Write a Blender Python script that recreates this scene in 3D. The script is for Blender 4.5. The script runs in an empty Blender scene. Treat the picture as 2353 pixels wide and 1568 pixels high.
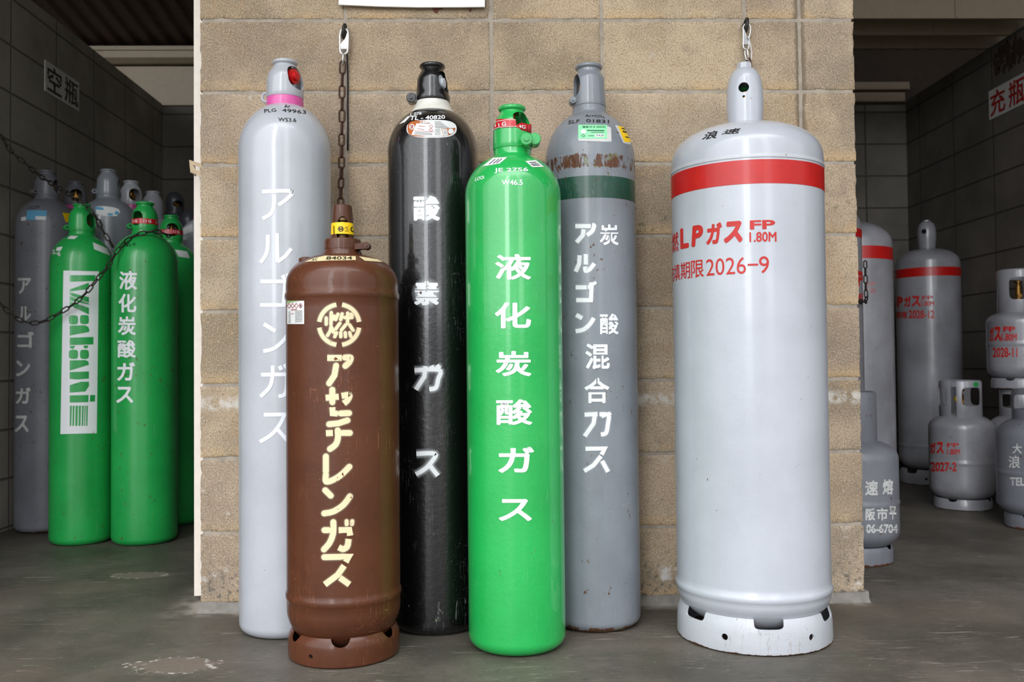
import bpy, bmesh, math, random
import numpy as np
from mathutils import Vector, Matrix, noise as mnoise
random.seed(7)
SC = bpy.context.scene
COL = SC.collection
PI = math.pi

# ------------------------------------------------------------------ camera
FPX = 2100.0; PITCH = .02618; ROLL = -.00978; YAW = .0245; CAMH = .6575; WALLY = 2.5
_i = np.array([math.cos(YAW), -math.sin(YAW), 0.0])
_k = np.array([math.sin(YAW)*math.cos(PITCH), math.cos(YAW)*math.cos(PITCH), math.sin(PITCH)])
_j = np.cross(_k, _i)
AXR = math.cos(ROLL)*_i - math.sin(ROLL)*_j          # image right
AXD = math.sin(ROLL)*_i + math.cos(ROLL)*_j          # image down
CAM = np.array([0.0, 0.0, CAMH])
cd = bpy.data.cameras.new('camera'); co = bpy.data.objects.new('camera', cd); COL.objects.link(co)
cd.sensor_width = 36.0; cd.lens = FPX/2353*36.0; cd.clip_start = .05
M = Matrix.Identity(4)
for r in range(3):
    M[r][0] = AXR[r]; M[r][1] = -AXD[r]; M[r][2] = -_k[r]; M[r][3] = CAM[r]
co.matrix_world = M
cd.dof.use_dof = True; cd.dof.focus_distance = 2.12; cd.dof.aperture_fstop = 6.3
SC.camera = co
SC.view_settings.view_transform = 'Standard'; SC.view_settings.look = 'None'
SC.view_settings.gamma = 1.0; SC.view_settings.use_curve_mapping = False
SC.view_settings.exposure = 1.08

# ------------------------------------------------------------------ sky
W = bpy.data.worlds.new('sky'); SC.world = W; W.use_nodes = True
wn = W.node_tree.nodes; wl = W.node_tree.links; wn.clear()
def WN(t, **kw):
    n = wn.new(t)
    for k, v in kw.items():
        setattr(n, k, v)
    return n
def wm(op, a, b=None, c=None):
    n = WN('ShaderNodeMath', operation=op)
    for q, v in enumerate((a, b, c)):
        if v is None: continue
        if isinstance(v, (int, float)): n.inputs[q].default_value = v
        else: wl.new(v, n.inputs[q])
    return n.outputs[0]
tc = WN('ShaderNodeTexCoord'); sx = WN('ShaderNodeSeparateXYZ'); wl.new(tc.outputs['Generated'], sx.inputs[0])
X_, Y_, Z_ = sx.outputs
az = wm('ARCTAN2', X_, wm('MULTIPLY', Y_, -1.0))     # 0 = straight out of the shed, + = right
def ws(v, a, b):
    n = WN('ShaderNodeMapRange', interpolation_type='SMOOTHSTEP'); n.inputs[1].default_value = a; n.inputs[2].default_value = b
    wl.new(v, n.inputs[0]); return n.outputs[0]
# what stands round the yard, by direction: open sky to the left, a bright gap, darker buildings and trees to the right
ramp = WN('ShaderNodeValToRGB'); wl.new(wm('MULTIPLY_ADD', az, 1/math.pi, .5), ramp.inputs[0])
RP = ((-90, .35), (-66, .40), (-60, .66), (-26, .74), (-20.5, .86), (-19.5, 2.3), (-11.5, 2.3), (-10, .42), (9, .36), (12, .95), (19, .95), (24, .26), (60, .22), (90, .30))
el = ramp.color_ramp.elements
while len(el) < len(RP): el.new(.5)
for e_, (a_, v_) in zip(el, RP): e_.position = (a_+90)/180; e_.color = (v_/4, v_/4, v_/4, 1)
side = wm('MULTIPLY', ramp.outputs[0], 4.0)
up = ws(Z_, .66, .80)
hor = ws(Z_, .07, .03)
lum = wm('ADD', wm('MULTIPLY', side, wm('SUBTRACT', 1.0, up)), wm('MULTIPLY', up, 1.5))
lum = wm('MULTIPLY', lum, wm('SUBTRACT', 1.0, wm('MULTIPLY', hor, .75)))
nz = WN('ShaderNodeTexNoise'); nz.inputs['Scale'].default_value = 2.2; nz.inputs['Detail'].default_value = 3
wl.new(tc.outputs['Generated'], nz.inputs['Vector'])
skyc = WN('ShaderNodeMix', data_type='RGBA'); wl.new(nz.outputs['Fac'], skyc.inputs[0])
skyc.inputs[6].default_value = (.92, .96, 1.02, 1); skyc.inputs[7].default_value = (1.02, 1.02, 1.02, 1)
bg = WN('ShaderNodeBackground'); wl.new(skyc.outputs[2], bg.inputs[0]); wl.new(wm('MULTIPLY', lum, 1.9), bg.inputs[1])
wo = WN('ShaderNodeOutputWorld'); wl.new(bg.outputs[0], wo.inputs[0])

# ------------------------------------------------------------------ pixel <-> place
def rays(px, py):
    u = (np.asarray(px, float) - 1176.5)/FPX; v = (np.asarray(py, float) - 784)/FPX
    d = u[..., None]*AXR + v[..., None]*AXD + _k
    return d
def P(px, py, Y):
    d = rays(px, py); return CAM + d*(Y/d[..., 1])[..., None] if d.ndim > 1 else CAM + d*(Y/d[1])
def PX(px, py, X):
    d = rays(px, py); return CAM + d*(X/d[0])
def proj(p):
    q = np.asarray(p, float) - CAM; z = q @ _k
    return 1176.5 + FPX*(q @ AXR)/z, 784 + FPX*(q @ AXD)/z

# ------------------------------------------------------------------ materials
def lin(c):
    return tuple((x/255/12.92 if x/255 <= .04045 else ((x/255+.055)/1.055)**2.4) for x in c) + (1.0,)
class NT:
    def __init__(s, name):
        s.m = bpy.data.materials.new(name); s.m.use_nodes = True
        s.n = s.m.node_tree.nodes; s.l = s.m.node_tree.links
        s.b = s.n['Principled BSDF']
        s.tc = s.n.new('ShaderNodeTexCoord')
    def set(s, node, k, v):
        if hasattr(v, 'is_output'): s.l.new(v, node.inputs[k])
        else: node.inputs[k].default_value = v
    def math(s, op, a, b=0.0, c=0.0):
        n = s.n.new('ShaderNodeMath'); n.operation = op
        s.set(n, 0, a); s.set(n, 1, b); s.set(n, 2, c); return n.outputs[0]
    def mix(s, f, a, b, mode='MIX'):
        n = s.n.new('ShaderNodeMix'); n.data_type = 'RGBA'; n.blend_type = mode
        s.set(n, 0, f); s.set(n, 6, a); s.set(n, 7, b); return n.outputs[2]
    def noise(s, v, scale, detail=4, rough=.55, sc=None, dist=0):
        if sc is not None:
            mp = s.n.new('ShaderNodeMapping'); s.l.new(v, mp.inputs[0]); mp.inputs['Scale'].default_value = sc; v = mp.outputs[0]
        n = s.n.new('ShaderNodeTexNoise'); s.l.new(v, n.inputs['Vector'])
        n.inputs['Scale'].default_value = scale; n.inputs['Detail'].default_value = detail
        n.inputs['Roughness'].default_value = rough; n.inputs['Distortion'].default_value = dist
        return n.outputs['Fac']
    def step(s, v, a, b, lo=0.0, hi=1.0):
        n = s.n.new('ShaderNodeMapRange'); n.interpolation_type = 'SMOOTHSTEP'
        s.set(n, 0, v); s.set(n, 1, a); s.set(n, 2, b); s.set(n, 3, lo); s.set(n, 4, hi); return n.outputs[0]
    def xyz(s, v):
        n = s.n.new('ShaderNodeSeparateXYZ'); s.l.new(v, n.inputs[0]); return n.outputs
    def bump(s, h, strength, dist=.002):
        n = s.n.new('ShaderNodeBump'); s.l.new(h, n.inputs['Height']); n.inputs['Strength'].default_value = strength
        n.inputs['Distance'].default_value = dist; s.l.new(n.outputs[0], s.b.inputs['Normal']); return n
    def var(s):
        oi = s.n.new('ShaderNodeObjectInfo'); va = s.n.new('ShaderNodeVectorMath'); va.operation = 'ADD'
        mu = s.math('MULTIPLY', oi.outputs['Random'], 0.0)
        s.l.new(s.tc.outputs['Object'], va.inputs[0]); s.l.new(oi.outputs['Location'], va.inputs[1]); return va.outputs[0]
    def out(s, col, rough, metal=0.0, coat=0.0, spec=.5):
        s.set(s.b, 'Base Color', col); s.set(s.b, 'Roughness', rough); s.set(s.b, 'Metallic', metal)
        s.b.inputs['Coat Weight'].default_value = coat; s.b.inputs['Coat Roughness'].default_value = .07
        s.b.inputs['Specular IOR Level'].default_value = spec
        return s.m
def plain(name, rgb, rough=.5, metal=0.0, spec=.5, dirt=.12, coat=0.0):
    t = NT(name); v = t.var(); n = t.noise(v, 30, 4)
    c = t.mix(t.step(n, .3, .75), lin(rgb), tuple(x*(1-dirt*2) for x in lin(rgb)[:3]) + (1,))
    return t.out(c, rough, metal, coat, spec)
def paint(name, rgb, rough=.33, rust=.2, scratch=.2, scol=(225, 215, 200), rcol=(105, 62, 36), dirt=.08, coat=.35, peel=.10, zrust=None, foot=None, streak=.0, spec=.5):
    """old enamel on steel: slight tone drift, fine scratches, rust chips"""
    t = NT(name); v = t.var(); c0 = lin(rgb)
    big = t.noise(v, 5, 5, .6)
    col = t.mix(t.step(big, .35, .7), c0, tuple(x*(1-dirt*2.2) for x in c0[:3]) + (1,))
    if streak:
        st = t.noise(v, 1, 5, .65, sc=(38, 38, 1.6))
        col = t.mix(t.step(st, .50, .80, 0, streak), col, tuple(x*.55 for x in c0[:3]) + (1,))
    if scratch:
        s1 = t.noise(v, 1, 3, .6, sc=(420, 420, 22), dist=.6)
        s2 = t.noise(v, 1, 3, .6, sc=(60, 60, 330), dist=1.2)
        sel = t.noise(v, 9, 3)
        sm = t.math('MULTIPLY', t.math('MAXIMUM', t.step(s1, .60, .68), t.step(s2, .63, .71)), t.step(sel, .47, .62, 0, scratch))
        col = t.mix(sm, col, lin(scol))
    chips = t.noise(v, 75, 3, .7, sc=(1, 1, .7)); cl = t.noise(v, 11, 3)
    rm = t.math('MULTIPLY', t.step(chips, .72-.14*rust, .745-.14*rust), t.step(cl, .48-.1*rust, .60))
    z = t.xyz(t.tc.outputs['Object'])[2]
    for (za, zb, thr) in (zrust or []):
        ed = t.noise(v, 1, 5, .72, sc=(52, 52, 14), dist=.6)
        band = t.math('MULTIPLY', t.step(z, za-.012, za+.006), t.step(z, zb+.012, zb-.006))
        rm = t.math('MAXIMUM', rm, t.step(t.math('ADD', t.math('MULTIPLY', band, .5), ed), thr, thr+.07))
    if foot:
        ed = t.noise(v, 24, 5, .7)
        rm = t.math('MAXIMUM', rm, t.step(t.math('ADD', t.step(z, foot, 0.0, 0, .45), ed), .80, .88))
    rc = t.mix(t.noise(v, 60, 4), lin(rcol), tuple(x*.35 for x in lin(rcol)[:3]) + (1,))
    if zrust: rc = t.mix(t.step(t.noise(v, 26, 4, .7), .52, .60, 0, .8), rc, lin((118, 126, 96)))
    if rust > 0 or zrust or foot: col = t.mix(rm, col, rc)
    rr = t.math('MULTIPLY_ADD', rm, .45, rough)
    t.bump(t.noise(v, 90, 3), peel, .004)
    return t.out(col, rr, 0, coat, spec)

def block_mat(name, dark=1.0, attr=True):
    """split-face tan concrete block"""
    t = NT(name); v = t.tc.outputs['Object']
    a = lin((190, 171, 146)); b = lin((156, 141, 121))
    big = t.noise(v, 4.5, 6, .62)
    col = t.mix(t.step(big, .36, .64), a, b)
    col = t.mix(t.step(t.noise(v, 9, 5, .65), .54, .70, 0, .4), col, lin((192, 162, 124)))
    col = t.mix(t.step(t.noise(v, 6.3, 5, .65), .56, .70, 0, .45), col, lin((134, 124, 112)))
    if attr:
        at = t.n.new('ShaderNodeAttribute'); at.attribute_name = 'tone'
        col = t.mix(1.0, col, at.outputs['Color'], 'MULTIPLY')
        e = t.n.new('ShaderNodeAttribute'); e.attribute_name = 'edge'
        st = t.noise(v, 7, 4)
        ex = t.xyz(e.outputs['Vector'])
        col = t.mix(t.math('MULTIPLY', ex[0], t.step(st, .40, .62, 0, .75)), col, lin((206, 174, 128)))
    grit = t.noise(v, 300, 3, .7, sc=(1, 1, .8))
    grit2 = t.noise(v, 380, 2, .6)
    col = t.mix(t.step(grit, .52, .66, 0, .7), col, lin((92, 80, 68)))
    col = t.mix(t.step(grit, .44, .34, 0, .6), col, lin((228, 214, 192)))
    col = t.mix(t.step(t.noise(v, 150, 3, .7), .56, .68, 0, .5), col, lin((104, 92, 78)))
    col = t.mix(t.step(grit2, .64, .69, 0, .8), col, lin((58, 54, 50)))
    wh = t.noise(v, 13, 5, .7)
    col = t.mix(t.step(wh, .64, .74, 0, .55), col, lin((205, 200, 190)))
    x, y, z = t.xyz(v)
    # darker, stained lower course and the dark caulked joint near the right end
    lowm = t.math('MULTIPLY', t.step(z, .22, .03), t.step(t.noise(v, 60, 4), .52, .62))
    col = t.mix(t.math('MULTIPLY', lowm, .75), col, lin((92, 90, 88)))
    colm = t.math('MULTIPLY', t.step(z, .30, .05), t.step(t.noise(v, 16, 4), .58, .70))
    col = t.mix(t.math('MULTIPLY', colm, .8), col, lin((222, 220, 216)))
    effl = t.math('MULTIPLY', t.math('MULTIPLY', t.step(z, .535, .555), t.step(z, .585, .565)), t.step(t.noise(v, 40, 4), .40, .60))
    col = t.mix(t.math('MULTIPLY', effl, .75), col, lin((212, 210, 204)))
    grn = t.math('MULTIPLY', t.math('MULTIPLY', t.step(z, .95, 1.05), t.step(z, 1.15, 1.06)), t.math('MULTIPLY', t.step(x, .3, .42), t.step(t.noise(v, 55, 4), .56, .64)))
    col = t.mix(t.math('MULTIPLY', grn, .6), col, lin((92, 100, 76)))
    jx = t.math('ABSOLUTE', t.math('SUBTRACT', x, JOINT_STAIN))
    sw = t.math('ADD', jx, t.math('MULTIPLY', t.noise(v, 22, 4), .03))
    col = t.mix(t.math('MULTIPLY', t.step(sw, .034, .024), t.step(z, .9, 1.2, 0, .75)), col, lin((112, 98, 82)))
    h = t.math('ADD', t.math('MULTIPLY', grit, .7), t.math('MULTIPLY', grit2, .3))
    t.bump(h, .45, .003)
    return t.out(col, .95, spec=.2)

def grid_block_mat(name, axis, rgb, off=0.0, length=.4):
    """inner block walls: stack-bonded blocks with recessed joints"""
    t = NT(name); v = t.tc.outputs['Object']; xs = t.xyz(v)
    u = xs[axis]; z = xs[2]
    fu = t.math('ABSOLUTE', t.math('SUBTRACT', t.math('FRACT', t.math('DIVIDE', t.math('ADD', u, 20+off), length)), .5))
    fz = t.math('ABSOLUTE', t.math('SUBTRACT', t.math('FRACT', t.math('DIVIDE', t.math('ADD', z, 10-.0105), .2)), .5))
    ju = t.step(fu, .5-.015, .5-.007); jz = t.step(fz, .5-.030, .5-.013)
    j = t.math('MAXIMUM', ju, jz)
    big = t.noise(v, 3.2, 6, .6); c = lin(rgb)
    col = t.mix(t.step(big, .3, .72), c, tuple(q*.68 for q in c[:3]) + (1,))
    col = t.mix(t.step(t.noise(v, 170, 3), .55, .7, 0, .4), col, tuple(q*.5 for q in c[:3]) + (1,))
    col = t.mix(t.math('MULTIPLY', j, .85), col, tuple(q*.34 for q in c[:3]) + (1,))
    t.bump(t.math('ADD', t.math('MULTIPLY', j, -1.0), t.math('MULTIPLY', t.noise(v, 190, 3), .12)), .8, .006)
    return t.out(col, .95, spec=.2)

def floor_mat():
    t = NT('worn_grey_floor_paint'); v = t.tc.outputs['Object']; x, y, z = t.xyz(v)
    big = t.noise(v, 2.2, 7, .62)
    col = t.mix(t.step(big, .36, .62), lin((96, 90, 81)), lin((70, 66, 58)))
    col = t.mix(t.step(t.noise(v, 7, 6, .65), .52, .68, 0, .5), col, lin((80, 80, 68)))
    col = t.mix(t.step(t.noise(v, 34, 5, .7), .54, .70, 0, .45), col, lin((62, 58, 52)))
    tan = t.noise(v, 1.3, 5, .6)
    col = t.mix(t.step(tan, .52, .72, 0, .6), col, lin((108, 96, 84)))
    # scuffs run mostly across
    s1 = t.noise(v, 1, 4, .6, sc=(7, 95, 1), dist=1.0); s2 = t.noise(v, 1, 4, .6, sc=(14, 160, 1), dist=1.6)
    sel = t.noise(v, 5, 3)
    sc = t.math('MULTIPLY', t.math('MAXIMUM', t.step(s1, .60, .70), t.step(s2, .61, .68)), t.step(sel, .40, .6, 0, .6))
    col = t.mix(sc, col, lin((160, 152, 140)))
    dk = t.noise(v, 1, 4, .6, sc=(9, 110, 1), dist=1.2)
    col = t.mix(t.step(dk, .62, .74, 0, .5), col, lin((64, 62, 58)))
    col = t.mix(t.step(t.noise(v, 150, 2), .70, .74, 0, .7), col, lin((180, 174, 164)))
    # two spots where the paint has broken away down to rough concrete
    nn = t.noise(v, 20, 6, .65)
    for (cx, cy, ra, rb) in SPOTS:
        dx = t.math('DIVIDE', t.math('SUBTRACT', x, cx), ra); dy = t.math('DIVIDE', t.math('SUBTRACT', y, cy), rb)
        d = t.math('SQRT', t.math('ADD', t.math('MULTIPLY', dx, dx), t.math('MULTIPLY', dy, dy)))
        d = t.math('ADD', d, t.math('MULTIPLY', t.math('SUBTRACT', nn, .5), 1.5))
        col = t.mix(t.step(d, 1.0, .92), col, t.mix(t.noise(v, 90, 4), lin((128, 116, 104)), lin((96, 86, 79))))
        rim = t.math('MULTIPLY', t.step(d, .80, .95), t.step(d, 1.12, .98))
        col = t.mix(t.math('MULTIPLY', rim, t.step(t.noise(v, 60, 4), .48, .64, 0, .8)), col, lin((205, 200, 192)))
    # dusty mortar spill along the foot of the block wall
    w = t.math('MULTIPLY', t.step(y, WALLY-.075, WALLY-.005), t.math('MULTIPLY', t.step(x, -.92, -.80), t.step(x, 1.06, .98)))
    w = t.math('MULTIPLY', w, t.step(t.noise(v, 18, 4), .38, .66, .1, .8))
    col = t.mix(w, col, lin((172, 164, 154)))
    t.bump(t.noise(v, 60, 5), .25, .003)
    return t.out(col, .55, spec=.45)

# ------------------------------------------------------------------ object helpers
def tag(o, label=None, cat=None, group=None, kind=None):
    if label: o['label'] = label
    if cat: o['category'] = cat
    if group: o['group'] = group
    if kind: o['kind'] = kind
    return o
def thing(name, loc, label, cat, group=None):
    o = bpy.data.objects.new(name, None); COL.objects.link(o); o.empty_display_size = .05
    o.location = Vector([float(c) for c in loc]); return tag(o, label, cat, group)
def base_of(p):
    v = Vector((0, 0, 0))
    while p is not None: v = v + Vector(p.location); p = p.parent
    return v
def mesh(name, verts, faces, mat, parent=None, smooth=None, mats=None, fmat=None):
    """verts are world positions; the parent's place is taken off"""
    off = base_of(parent)
    me = bpy.data.meshes.new(name)
    me.from_pydata([(float(a)-off.x, float(b)-off.y, float(c)-off.z) for a, b, c in verts], [], [tuple(int(q) for q in f) for f in faces])
    me.update()
    for m_ in (mats or [mat]): me.materials.append(m_)
    if fmat: 
        for p_, q in zip(me.polygons, fmat): p_.material_index = q
    if smooth is not None:
        me.shade_smooth()
        if smooth < 3: me.set_sharp_from_angle(angle=smooth)
    o = bpy.data.objects.new(name, me); COL.objects.link(o)
    if parent is not None: o.parent = parent
    return o
class MB:
    """collects vertices and faces for one mesh"""
    def __init__(s): s.v = []; s.f = []
    def add(s, v, f):
        b = len(s.v); s.v += [tuple(p) for p in v]; s.f += [tuple(i+b for i in q) for q in f]; return s
    def box(s, x0, x1, y0, y1, z0, z1):
        v = [(x, y, z) for x in (x0, x1) for y in (y0, y1) for z in (z0, z1)]
        return s.add(v, [(0, 1, 3, 2), (4, 6, 7, 5), (0, 4, 5, 1), (2, 3, 7, 6), (0, 2, 6, 4), (1, 5, 7, 3)])
    def lathe(s, c, prof, n=72, closed=False):
        """prof: (r, z) from bottom to top around the upright line through c"""
        v = []; f = []; rows = []
        for r, z in prof:
            if r < 1e-5: rows.append([len(v)]); v.append((c[0], c[1], z))
            else:
                rows.append(list(range(len(v), len(v)+n)))
                for k in range(n):
                    a = 2*PI*k/n; v.append((c[0]+r*math.cos(a), c[1]+r*math.sin(a), z))
        R = list(zip(rows[:-1], rows[1:]))
        if closed: R.append((rows[-1], rows[0]))
        for A, B in R:
            for k in range(n):
                k2 = (k+1) % n
                if len(A) == 1 and len(B) == 1: continue
                if len(A) == 1: f.append((A[0], B[k2], B[k]))
                elif len(B) == 1: f.append((A[k], A[k2], B[0]))
                else: f.append((A[k], A[k2], B[k2], B[k]))
        return s.add(v, f)
    def tube(s, pts, r, n=10, closed=False, cap=True):
        pts = [Vector([float(q) for q in p]) for p in pts]; m = len(pts); v = []; f = []
        up = None
        for i, p in enumerate(pts):
            a = pts[(i-1) % m] if (closed or i > 0) else p
            b = pts[(i+1) % m] if (closed or i < m-1) else p
            t = (b-a).normalized()
            if up is None:
                up = Vector((0, 0, 1)) if abs(t.z) < .9 else Vector((1, 0, 0))
            e1 = (up - t*up.dot(t)).normalized(); e2 = t.cross(e1); up = e1
            rr = r[i] if isinstance(r, (list, tuple)) else r
            for k in range(n):
                an = 2*PI*k/n; v.append(p + e1*rr*math.cos(an) + e2*rr*math.sin(an))
        for i in range(m if closed else m-1):
            A = i*n; B = ((i+1) % m)*n
            for k in range(n): f.append((A+k, A+(k+1) % n, B+(k+1) % n, B+k))
        if cap and not closed:
            f.append(tuple(reversed(range(n)))); f.append(tuple(range((m-1)*n, m*n)))
        return s.add(v, f)
    def prism(s, poly, d):
        """poly: 3-D outline; pushed along vector d"""
        n = len(poly); d = Vector(d); v = [Vector([float(q) for q in p]) for p in poly]; v += [p+d for p in v]
        f = [tuple(range(n)), tuple(reversed(range(n, 2*n)))]
        f += [(i, i+n, (i+1) % n+n, (i+1) % n) for i in range(n)]
        return s.add(v, f)
    def obj(s, name, mat, parent=None, smooth=None, **k):
        return mesh(name, s.v, s.f, mat, parent, smooth, **k)
def fixn(o):
    bm = bmesh.new(); bm.from_mesh(o.data); bmesh.ops.remove_doubles(bm, verts=bm.verts, dist=1e-6)
    bmesh.ops.recalc_face_normals(bm, faces=bm.faces); bm.to_mesh(o.data); bm.free(); return o
def cut(o, cutters, smooth=.6):
    """take the cutter shapes (MB) out of o for good"""
    fixn(o); tmp = []
    for c in cutters:
        q = c.obj('cutter', None if False else o.data.materials[0]); fixn(q); tmp.append(q)
        md = o.modifiers.new('cut', 'BOOLEAN'); md.operation = 'DIFFERENCE'; md.solver = 'EXACT'; md.object = q
        q.location = -base_of(o.parent) if o.parent else (0, 0, 0)
        q.location = (0, 0, 0)
    bpy.context.view_layer.update()
    me = bpy.data.meshes.new_from_object(o.evaluated_get(bpy.context.evaluated_depsgraph_get()))
    o.modifiers.clear(); old = o.data; o.data = me; bpy.data.meshes.remove(old)
    for q in tmp:
        d = q.data; bpy.data.objects.remove(q); bpy.data.meshes.remove(d)
    me.shade_smooth(); me.set_sharp_from_angle(angle=smooth)
    return o

# ------------------------------------------------------------------ lettering helpers
_tc = {}
def glyphs(s, off=0.0, shear=0.0):
    """one line of type in a unit box; off thickens the strokes"""
    key = (s, off, shear)
    if key not in _tc:
        cu = bpy.data.curves.new('t', 'FONT'); cu.body = s; cu.resolution_u = 4 if len(s) < 3 else 3; cu.shear = shear
        o = bpy.data.objects.new('t', cu); COL.objects.link(o)
        me = bpy.data.meshes.new_from_object(o.evaluated_get(bpy.context.evaluated_depsgraph_get()))
        v = np.array([(q.co.x, q.co.y) for q in me.vertices]); f = [tuple(p.vertices) for p in me.polygons]
        bpy.data.objects.remove(o); bpy.data.curves.remove(cu); bpy.data.meshes.remove(me)
        if off > .006:
            n = len(v); vv = []; ff = []
            K = 14 if off > .04 else 8 if off > .02 else 4
            for k in range(K):
                a = 2*PI*(k+.5)/K; vv.append(np.column_stack([v+off*np.array([math.cos(a), math.sin(a)]), np.full(n, float(k))])); ff += [tuple(i+k*n for i in q) for q in f]
            v = np.concatenate(vv); f = ff
        else: v = np.column_stack([v, np.zeros(len(v))])
        lo = v.min(0); hi = v.max(0); v[:, :2] = (v[:, :2]-lo[:2])/(hi[:2]-lo[:2]); v[:, 1] = 1-v[:, 1]
        _tc[key] = (v, f)
    return _tc[key]
def box(x0, y0, x1, y1): return [(x0, y0), (x1, y0), (x1, y1), (x0, y1)]
def smoothline(pts, n=5):
    p = [np.array(q, float) for q in pts]; out = []
    for i in range(len(p)-1):
        a = p[max(i-1, 0)]; b = p[i]; c = p[i+1]; d = p[min(i+2, len(p)-1)]
        for k in range(n):
            t = k/n
            out.append(.5*((2*b)+(-a+c)*t+(2*a-5*b+4*c-d)*t*t+(-a+3*b-3*c+d)*t**3))
    out.append(p[-1]); return out
class Decal:
    """flat shapes in a working plane (photo pixels, or degrees and metres), laid onto a surface at the end"""
    def __init__(s): s.v = []; s.f = []; s.h = None; s.lay = 0
    def add(s, v, f, h=None):
        b = len(s.v); s.lay = (s.lay+1) % 9      # each shape lies a hair above the one before
        s.v += [(float(p[0]), float(p[1]), float(p[2]) if len(p) > 2 else float(s.lay)) for p in v]
        if h is not None: s.h = (s.h or [])+list(h)
        b = b; s.f += [tuple(i+b for i in q) for q in f]; return s
    def text(s, t, quad, off=0.0, shear=0.0, rot=False, cuts=()):
        v, f = glyphs(t, off, shear)
        if cuts:
            bm = bmesh.new(); vs = [bm.verts.new(tuple(a)) for a in v]
            for q in f:
                try: bm.faces.new([vs[i] for i in q])
                except ValueError: pass
            for (ax, c, w, lo, hi) in cuts:
                nrm = (1, 0, 0) if ax == 'x' else (0, 1, 0)
                oth = (0, 1, 0) if ax == 'x' else (1, 0, 0)
                for (d, nn) in ((c-w/2, nrm), (c+w/2, nrm), (lo, oth), (hi, oth)):
                    bmesh.ops.bisect_plane(bm, geom=bm.verts[:]+bm.edges[:]+bm.faces[:], plane_co=tuple(d*q for q in nn), plane_no=nn)
                kill = []
                for fc in bm.faces:
                    m = fc.calc_center_median(); p_, q_ = (m.x, m.y) if ax == 'x' else (m.y, m.x)
                    if abs(p_-c) < w/2 and lo < q_ < hi: kill.append(fc)
                bmesh.ops.delete(bm, geom=kill, context='FACES')
            bm.verts.index_update(); v = np.array([tuple(q.co) for q in bm.verts]); f = [tuple(q.index for q in fc.verts) for fc in bm.faces]; bm.free()
        q = np.array(quad, float)
        if rot: q = np.array([q[1], q[2], q[3], q[0]])       # reads downwards
        a, b = v[:, :1], v[:, 1:2]
        s.add(np.column_stack([(1-a)*(1-b)*q[0]+a*(1-b)*q[1]+a*b*q[2]+(1-a)*b*q[3], v[:, 2]]), f); return s
    def stroke(s, pts, w, rnd=False, curve=False):
        p = [np.array(q, float) for q in (smoothline(pts) if curve and len(pts) > 2 else pts)]
        n = len(p); L = []; R = []
        for i in range(n):
            d0 = p[i]-p[i-1] if i else p[1]-p[0]; d1 = p[i+1]-p[i] if i < n-1 else d0
            d0 = d0/np.linalg.norm(d0); d1 = d1/np.linalg.norm(d1)
            n0 = np.array([-d0[1], d0[0]]); n1 = np.array([-d1[1], d1[0]]); m = n0+n1
            m = m/max(np.linalg.norm(m), 1e-6); k = min(1/max(m@n0, .45), 1.9)
            L.append(p[i]+m*w/2*k); R.append(p[i]-m*w/2*k)
        s.add(L+R, [(i, i+1, n+i+1, n+i) for i in range(n-1)])
        if rnd:
            for e, dd in ((p[0], p[0]-p[1]), (p[-1], p[-1]-p[-2])):
                a0 = math.atan2(dd[1], dd[0])
                s.add([e]+[e+w/2*np.array([math.cos(a0+t), math.sin(a0+t)]) for t in np.linspace(-PI/2, PI/2, 9)], [(0, i, i+1) for i in range(1, 9)])
        return s
    def mist(s, pts, w, g, curve=False, rnd=True):
        """soft overspray: full along the stroke, thinning to nothing g outside it"""
        p = [np.array(q, float) for q in (smoothline(pts) if curve and len(pts) > 2 else pts)]
        n = len(p); V = []; H = []; F = []
        for i in range(n):
            d0 = p[i]-p[i-1] if i else p[1]-p[0]; d1 = p[i+1]-p[i] if i < n-1 else d0
            d0 = d0/np.linalg.norm(d0); d1 = d1/np.linalg.norm(d1)
            m = np.array([-d0[1], d0[0]])+np.array([-d1[1], d1[0]]); m = m/max(np.linalg.norm(m), 1e-6)
            for k, hh in ((-w/2-g, 0), (-w/2-g*.45, .38), (-w/2, 1), (w/2, 1), (w/2+g*.45, .38), (w/2+g, 0)): V.append(p[i]+m*k); H.append(hh)
        for i in range(n-1):
            for k in range(5): F.append((6*i+k, 6*i+k+1, 6*i+7+k, 6*i+6+k))
        s.add(V, F, H)
        for e, dd in ((p[0], p[0]-p[1]), (p[-1], p[-1]-p[-2])) if rnd else ():
            a0 = math.atan2(dd[1], dd[0]); V = [e]; H = [1]; F = []
            ts = np.linspace(-PI/2, PI/2, 9)
            for r_, hh in ((w/2, 1), (w/2+g*.45, .38), (w/2+g, 0)):
                for t in ts: V.append(e+r_*np.array([math.cos(a0+t), math.sin(a0+t)])); H.append(hh)
            for k in range(8):
                F.append((0, 1+k, 2+k))
                for q in (0, 9): F.append((1+q+k, 10+q+k, 11+q+k, 2+q+k))
            s.add(V, F, H)
        return s
    def poly(s, pts): return s.add(pts, [tuple(range(len(pts)))])
    def ellipse(s, cx, cy, a, b, n=28): return s.poly([(cx+a*math.cos(2*PI*k/n), cy+b*math.sin(2*PI*k/n)) for k in range(n)])
    def shift(s, sc, ox, oy):
        s.v = [(x/sc+ox, y/sc+oy, l) for x, y, l in s.v]; return s
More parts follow.
